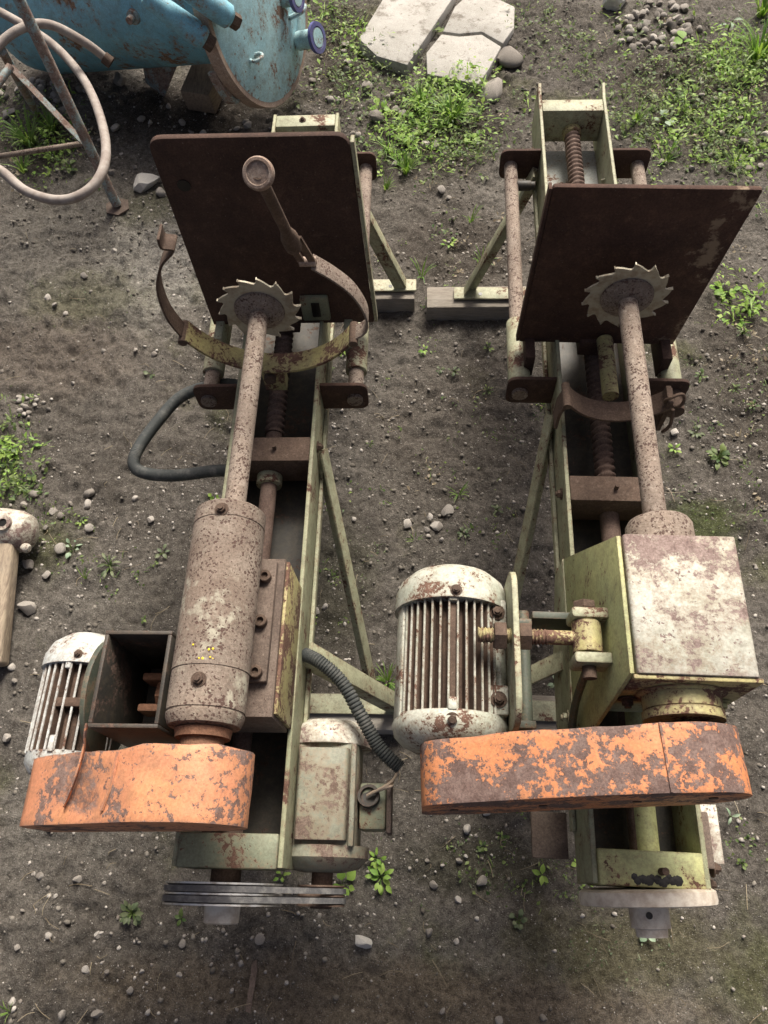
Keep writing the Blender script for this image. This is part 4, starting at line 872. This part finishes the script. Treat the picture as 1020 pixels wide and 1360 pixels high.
# ------------------------------------------------------------------ plants
def leaf_geo(L, W, bend, fold, tipw=.5, n=4):          # leaf along +Y from the origin, curving down
    v = []; f = []
    for i in range(n+1):
        t = i/n; w_ = W/2*(math.sin(PI*min(1, t**.8*.97+.03))) if i < n else 0
        y = L*t*(1-.25*bend*t); z = L*(.30*t-bend*.55*t*t)
        v += [(-w_, y, z+fold*w_), (0, y, z), (w_, y, z+fold*w_)]
    for i in range(n):
        a = i*3; f += [(a, a+1, a+4, a+3), (a+1, a+2, a+5, a+4)]
    return v, f
LEAF = {}
def leaf_mesh(kind, mat):
    k = (kind, mat)
    if k not in LEAF:
        v, f = {'round': leaf_geo(1, .75, .5, .15), 'oval': leaf_geo(1, .48, .6, .2), 'long': leaf_geo(1, .26, .9, .3), 'trefoil': leaf_geo(1, .6, .3, .1)}[kind]
        b = MB().add(v, f); me = b.mesh('leaf', ang=80); me.materials.append(M[mat]); LEAF[k] = me
    return LEAF[k]
def weed(px, py, size, kind, mat, n, lab, up=.5, name='weed_plant', cat='weed', group='weeds on the soil', stem=True):
    x, y = at(px, py); s = size*pxsize(px, py)/2; z = ghs(x, y)
    T = empty(name, (x, y, z), rnd.uniform(0, 6.28), lab, cat, group)
    st = MB()
    for i in range(n):
        a = 2*PI*i/n*1.0+rnd.uniform(-.4, .4)+(i % 2)*.3; q = rnd.uniform(.15, .75) if n > 5 else .12; h = s*up*rnd.uniform(.3, 1.0)
        o = link('leaf', leaf_mesh(kind, mat), T); sc = s*rnd.uniform(.55, .95)*(1.0 if n <= 6 else .72)
        o.location = (-math.sin(a)*s*q*.6, math.cos(a)*s*q*.6, h); o.rotation_euler = (rnd.uniform(-.25, .45), rnd.uniform(-.3, .3), a); o.scale = (sc, sc, sc)
        if stem: st.path([(0, 0, -.004), (-math.sin(a)*s*q*.3, math.cos(a)*s*q*.3, h*.7), (-math.sin(a)*s*q*.6, math.cos(a)*s*q*.6, h)], max(.0007, s*.03), 5)
    if stem and st.v: st.build('stem', 'leaf_mid', T)
for a in ((455, 1174, 40, 'round', 'leaf_bright', 6, 'bright five leaved weed between the pulleys and lower motor'), (506, 1165, 52, 'oval', 'leaf_bright', 16, 'bushy bright weed right of the lower motor'), (500, 1140, 34, 'oval', 'leaf_bright', 10, 'small bright weed just above the bushy one by the lower motor'),
          (376, 1163, 30, 'oval', 'leaf_bright', 9, 'bright weed showing behind the drive belts'), (240, 1220, 34, 'oval', 'leaf_mid', 4, 'weed with big drooping leaves under the large pulley'), (174, 1213, 44, 'oval', 'leaf_dull', 22, 'dull bushy weed left of the large pulley'),
          (719, 1162, 32, 'oval', 'leaf_bright', 4, 'pointed bright seedling below the long orange guard', 1.1), (640, 1124, 20, 'round', 'leaf_mid', 9, 'small crinkled weed under the long orange guard'), (688, 1222, 34, 'round', 'leaf_dull', 10, 'dull rosette weed alone in the bottom middle soil'),
          (860, 1240, 30, 'round', 'leaf_pale', 4, 'pale four leaved seedling below the hand wheel'), (768, 1146, 22, 'round', 'leaf_bright', 3, 'round leaved seedling left of the near end block'), (782, 1170, 20, 'oval', 'leaf_bright', 6, 'small weed half hidden behind the hand wheel'),
          (968, 1085, 36, 'long', 'leaf_pale', 3, 'long pale leaf plant right of the right bench'), (948, 1076, 20, 'round', 'leaf_mid', 7, 'tiny clover right of the near bracket'), (985, 1147, 20, 'round', 'leaf_mid', 8, 'small clover at the lower right'), (950, 1140, 16, 'round', 'leaf_mid', 6, 'tiny clover beside the hand wheel rim'),
          (742, 906, 40, 'oval', 'leaf_pale', 9, 'pale rosette seen between motor plate and right bench'), (563, 464, 18, 'oval', 'leaf_bright', 6, 'bright sprout below the pale timber'), (648, 518, 22, 'long', 'leaf_mid', 9, 'thin weed tuft left of the near rod bracket'), (604, 494, 24, 'oval', 'leaf_dull', 8, 'dry yellowish weed in the middle of the bare soil'), (585, 488, 16, 'oval', 'leaf_dull', 6, 'tiny weed left of the dry yellowish one'), (648, 462, 22, 'oval', 'leaf_mid', 8, 'small weed left of the right plate corner'),
          (660, 676, 24, 'oval', 'leaf_dull', 8, 'yellowish weed left of the slanting brace'), (615, 708, 26, 'oval', 'leaf_dull', 9, 'straggly weed above the big white motor'),
          (146, 752, 52, 'long', 'leaf_dull', 12, 'sprawling weed left of the spindle housing'), (95, 728, 38, 'oval', 'leaf_pale', 7, 'pale weed among stones by the wooden beam'), (215, 733, 26, 'oval', 'leaf_dull', 6, 'small yellowing weed beside the spindle housing'), (190, 822, 18, 'oval', 'leaf_mid', 4, 'seedling above the white motor on left'), (107, 690, 18, 'oval', 'leaf_bright', 6, 'bright sprout among the stones at left'), (285, 663, 24, 'round', 'leaf_bright', 7, 'weed touching the top of the spindle housing'),
          (965, 388, 44, 'oval', 'leaf_bright', 14, 'bright leafy weed right of the right plate edge'), (992, 412, 44, 'long', 'leaf_bright', 16, 'spreading bright weed near the right edge'), (985, 445, 30, 'long', 'leaf_mid', 10, 'thin weed below the spreading bright one'), (930, 500, 26, 'oval', 'leaf_mid', 9, 'small weed right of the rod bracket'), (975, 520, 24, 'long', 'leaf_mid', 8, 'small feathery weed near the right edge'), (895, 598, 26, 'oval', 'leaf_bright', 9, 'bright weed touching the right spindle tube'), (955, 608, 44, 'oval', 'leaf_mid', 16, 'straggling weed row at right'), (925, 575, 30, 'oval', 'leaf_dull', 9, 'dull weed above the straggling row'), (1000, 540, 24, 'oval', 'leaf_mid', 8, 'small clover at the right edge'),
          (735, 468, 26, 'long', 'leaf_mid', 10, 'weed seen inside the right bench sleeve gap'), (720, 538, 22, 'long', 'leaf_bright', 8, 'weed just below the left rod bracket of the right bench'), (455, 468, 24, 'oval', 'leaf_bright', 9, 'weed right of the left bench rail'), (492, 590, 18, 'long', 'leaf_mid', 7, 'thin sprout right of the left bench rail'), (414, 823, 22, 'oval', 'leaf_bright', 8, 'weed under the long brace of the left bench'), (405, 920, 20, 'oval', 'leaf_bright', 7, 'weed beside the near timber of the left bench'),
          (597, 325, 30, 'oval', 'leaf_bright', 7, 'bright weed on bare soil between the two plates'), (440, 490, 14, 'oval', 'leaf_mid', 5, 'tiny sprout close to the left bench rail'), (200, 495, 20, 'oval', 'leaf_dull', 6, 'dull seedling left of the looped rubber hose'),
          (880, 1005-900+60, 40, 'round', 'leaf_pale', 8, 'grey leaved plant in the weeds at top right'), (905, 60, 40, 'round', 'leaf_bright', 3, 'broad green leaf beside the gravel heap'), (968, 38, 52, 'long', 'leaf_pale', 3, 'long pale dock leaf at top right'),
          (575, 45, 36, 'round', 'leaf_mid', 8, 'leafy weed growing through the joint of the slabs'), (605, 42, 34, 'round', 'leaf_bright', 7, 'bright weed on the cracked slab'), (660, 15, 28, 'round', 'leaf_mid', 6, 'dark leaved weed at the slab corner'), (620, 95, 40, 'round', 'leaf_bright', 9, 'tall bright weed at the slab edge'), (505, 150, 40, 'round', 'leaf_bright', 9, 'bright three leaved weed right of the left bench end'), (625, 185, 34, 'round', 'leaf_bright', 8, 'bright broad weed left of the right bench bracket'), (540, 185, 36, 'round', 'leaf_bright', 9, 'bright leafy weed in front of the slabs'), (95, 225, 40, 'oval', 'leaf_mid', 9, 'leafy weed inside the hose loop')):
    weed(*a)

def tuft(px, py, size, n, lab, mat='grass_blade', lean=0, name='grass_tuft'):
    x, y = at(px, py); s = size*pxsize(px, py); z = ghs(x, y); m = MB()
    for i in range(n):
        a = rnd.uniform(0, 6.28)+lean; L = s*rnd.uniform(.5, 1.0); b = rnd.uniform(.3, 1.3); w_ = max(.0009, s*.022)*rnd.uniform(.7, 1.2); d = Vector((math.cos(a), math.sin(a), 0)); q = Vector((-d.y, d.x, 0)); o = d*rnd.uniform(0, s*.10)
        P_ = [o+d*L*(.25*t+.55*b*t*t*.6)+Vector((0, 0, L*(.9*t-.42*b*t*t))) for t in (0, .3, .6, .85, 1)]
        v = []
        for i_, p in enumerate(P_[:-1]): ww = w_*(1-.18*i_); v += [p-q*ww, p+q*ww]
        v.append(P_[-1]); m.add(v, [(0, 1, 3, 2), (2, 3, 5, 4), (4, 5, 7, 6), (6, 7, 8)])
    o = m.build(name, mat, None, ang=80, label=lab, cat='grass', group='grass tufts'); o.location = (x, y, z-.004)
for a in ((515, 905, 46, 26, 'long bright grass tuft behind the flexible conduit'), (609, 655, 34, 14, 'single upright grass tuft in the bare middle soil'), (551, 715, 30, 6, 'few grass blades beside the round stone'), (540, 225, 46, 34, 'bright grass tuft left of the bare soil patch'), (515, 200, 40, 26, 'grass tuft right of the left bench end'), (600, 160, 60, 60, 'dense grass tuft in front of the slabs'), (560, 140, 50, 40, 'grass among weeds left of the slab edge'),
          (40, 190, 62, 60, 'bright grass tuft inside the pipe stand'), (70, 175, 50, 40, 'grass tuft behind the cross rod of the stand'), (30, 225, 44, 26, 'grass tuft under the hose loop'), (882, 215, 40, 26, 'grass tuft right of the right bench bracket'), (845, 160, 40, 24, 'grass tuft right of the right bench end'), (1005, 80, 90, 40, 'long grass hanging in at the right edge'), (1012, 20, 70, 40, 'bright grass in the top right corner'), (975, 220, 40, 26, 'grass tuft near the right edge below the weeds'), (560, 365, 40, 10, 'thin grass blades by the far timbers'), (640, 345, 44, 10, 'thin grass blades left of the right guide rod'), (625, 295, 36, 8, 'curved grass blades between the plates'), (512, 250, 34, 14, 'grass tuft right of the left guide rod'), (112, 770, 36, 6, 'drooping grass blades left of the spindle housing'), (10, 1345, 40, 10, 'faded grass at the bottom left corner'), (705, 235, 44, 12, 'grass seen between the bracket and rail of the right bench')):
    tuft(*a)

# ground cover that reads as one mass
def cover(name, mat, blobs, label, seed, Ls=(.012, .034), h=.06):
    r = random.Random(seed); V = []; F = []
    base = {k: leaf_geo(1, w_, b, .2, n=2) for k, w_, b in (('a', .62, .5), ('b', .40, .7), ('c', .10, .5))}
    for (px, py, sx, sy, n) in blobs:
        for c in range(max(1, n//9)):
            x0, y0 = at(px+r.gauss(0, sx)*.8, py+r.gauss(0, sy)*.8); hh = h*r.uniform(.1, 1.3)**1.5; spread = r.uniform(.008, .030)
            for i in range(9):
                x = x0+r.gauss(0, spread); y = y0+r.gauss(0, spread); kk = r.choice('aabbc'); L = r.uniform(*Ls)*(2.2 if kk == 'c' else 1); v, f = base[kk]
                R_ = Matrix.Rotation(r.uniform(0, 6.28), 3, 'Z') @ Matrix.Rotation(r.uniform(-.7, .6), 3, 'X') @ Matrix.Rotation(r.uniform(-.5, .5), 3, 'Y')
                o = Vector((x, y, ghs(x, y)+hh*r.random())); k0 = len(V)
                V += [tuple(o+R_ @ (Vector(p)*L)) for p in v]; F += [tuple(q+k0 for q in g_) for g_ in f]
    me = bpy.data.meshes.new(name); me.from_pydata(V, [], F); me.polygons.foreach_set('use_smooth', [True]*len(me.polygons)); me.materials.append(M[mat]); link(name, me, None, label, 'weeds', kind='stuff')
cover('weed_mat', 'leaf_mid', [(560, 165, 62, 45, 1500), (620, 200, 30, 20, 300), (510, 90, 30, 30, 420), (450, 90, 28, 40, 500), (440, 20, 30, 18, 300), (930, 120, 80, 60, 2300), (990, 150, 35, 60, 800), (850, 150, 40, 60, 600), (760, 60, 50, 35, 450), (700, 30, 30, 25, 220), (965, 200, 45, 25, 450), (55, 190, 45, 30, 450), (10, 600, 22, 34, 420), (25, 640, 25, 14, 200), (15, 150, 30, 20, 200)], 'mat of low dull green weeds covering the ground at the back', 21, (.007, .024), .05)
cover('chickweed_mat', 'leaf_bright', [(570, 150, 46, 38, 800), (610, 120, 30, 24, 420), (540, 190, 34, 22, 300), (975, 85, 40, 25, 700), (920, 165, 60, 35, 420), (1000, 175, 25, 40, 300), (870, 200, 20, 20, 120), (480, 70, 25, 25, 180), (430, 20, 30, 20, 200), (60, 190, 35, 24, 280), (15, 610, 16, 24, 130), (985, 400, 22, 18, 140), (880, 30, 60, 30, 60)], 'bright chickweed growing in patches at the back', 22, (.010, .030), .075)
cover('leaf_litter', 'dry_straw', [(560, 165, 75, 55, 260), (930, 130, 90, 70, 420), (450, 70, 40, 60, 160), (60, 190, 55, 40, 140), (640, 330, 60, 50, 90), (985, 470, 30, 120, 120), (560, 600, 120, 120, 60)], 'dead brown leaves and litter between the weeds', 24, (.006, .020), .02)
cover('moss_patch', 'leaf_dull', [(930, 700, 45, 30, 160), (700, 560, 35, 22, 90), (480, 760, 30, 50, 80), (820, 1270, 90, 40, 120), (120, 400, 60, 30, 100), (650, 1150, 60, 40, 100), (1000, 470, 30, 60, 140), (770, 1190, 20, 12, 60)], 'thin moss and seedlings on the damp soil', 23, (.004, .010), .008)
cover('seedlings', 'leaf_mid', [(600, 540, 60, 90, 110), (950, 560, 45, 80, 170), (650, 1140, 60, 40, 90), (480, 740, 25, 80, 80), (120, 740, 60, 40, 110), (90, 690, 35, 25, 70), (590, 340, 50, 50, 120), (980, 640, 40, 60, 80), (720, 1170, 40, 30, 50), (640, 700, 50, 30, 70), (980, 1130, 25, 40, 50)], 'sparse tiny seedlings dotted over the bare soil', 27, (.005, .015), .016)
# dry stems and twigs
tw = MB()
for k in range(420):
    x, y = at(rnd.uniform(-20, 1040), rnd.uniform(20, 1370)); L = rnd.uniform(.012, .055); a = rnd.uniform(0, 6.28); z = ghs(x, y)+.004
    p0 = Vector((x, y, z)); p2 = Vector((x+L*math.cos(a), y+L*math.sin(a), 0)); p2.z = ghs(p2.x, p2.y)+.004; mdl = (p0+p2)/2+Vector((rnd.gauss(0, .003), rnd.gauss(0, .003), rnd.uniform(.001, .006)))
    tw.path(catmull([p0, mdl, p2], 3), rnd.uniform(.0004, .0009), 4)
tw.build('dry_stems', 'dry_straw', None, label='thin dry stems strewn over the soil', cat='straw', kind='stuff')
# scrap of saw strip lying at the bottom
x, y = at(334, 1310); pts = [(-.006, -.045), (.004, -.047), (.006, .03), (.001, .047)]
for k in range(8): pts.append((-.0055-.0025*(k % 2), .043-.011*k))
o = MB().prism(pts, 'z', 0, .0015).build('metal_scrap', 'rust_block', None, label='thin toothed strip of scrap metal on the soil at the bottom', cat='scrap'); o.location = (x, y, ghs(x, y)+.006); o.rotation_euler = (.02, .03, -.05)
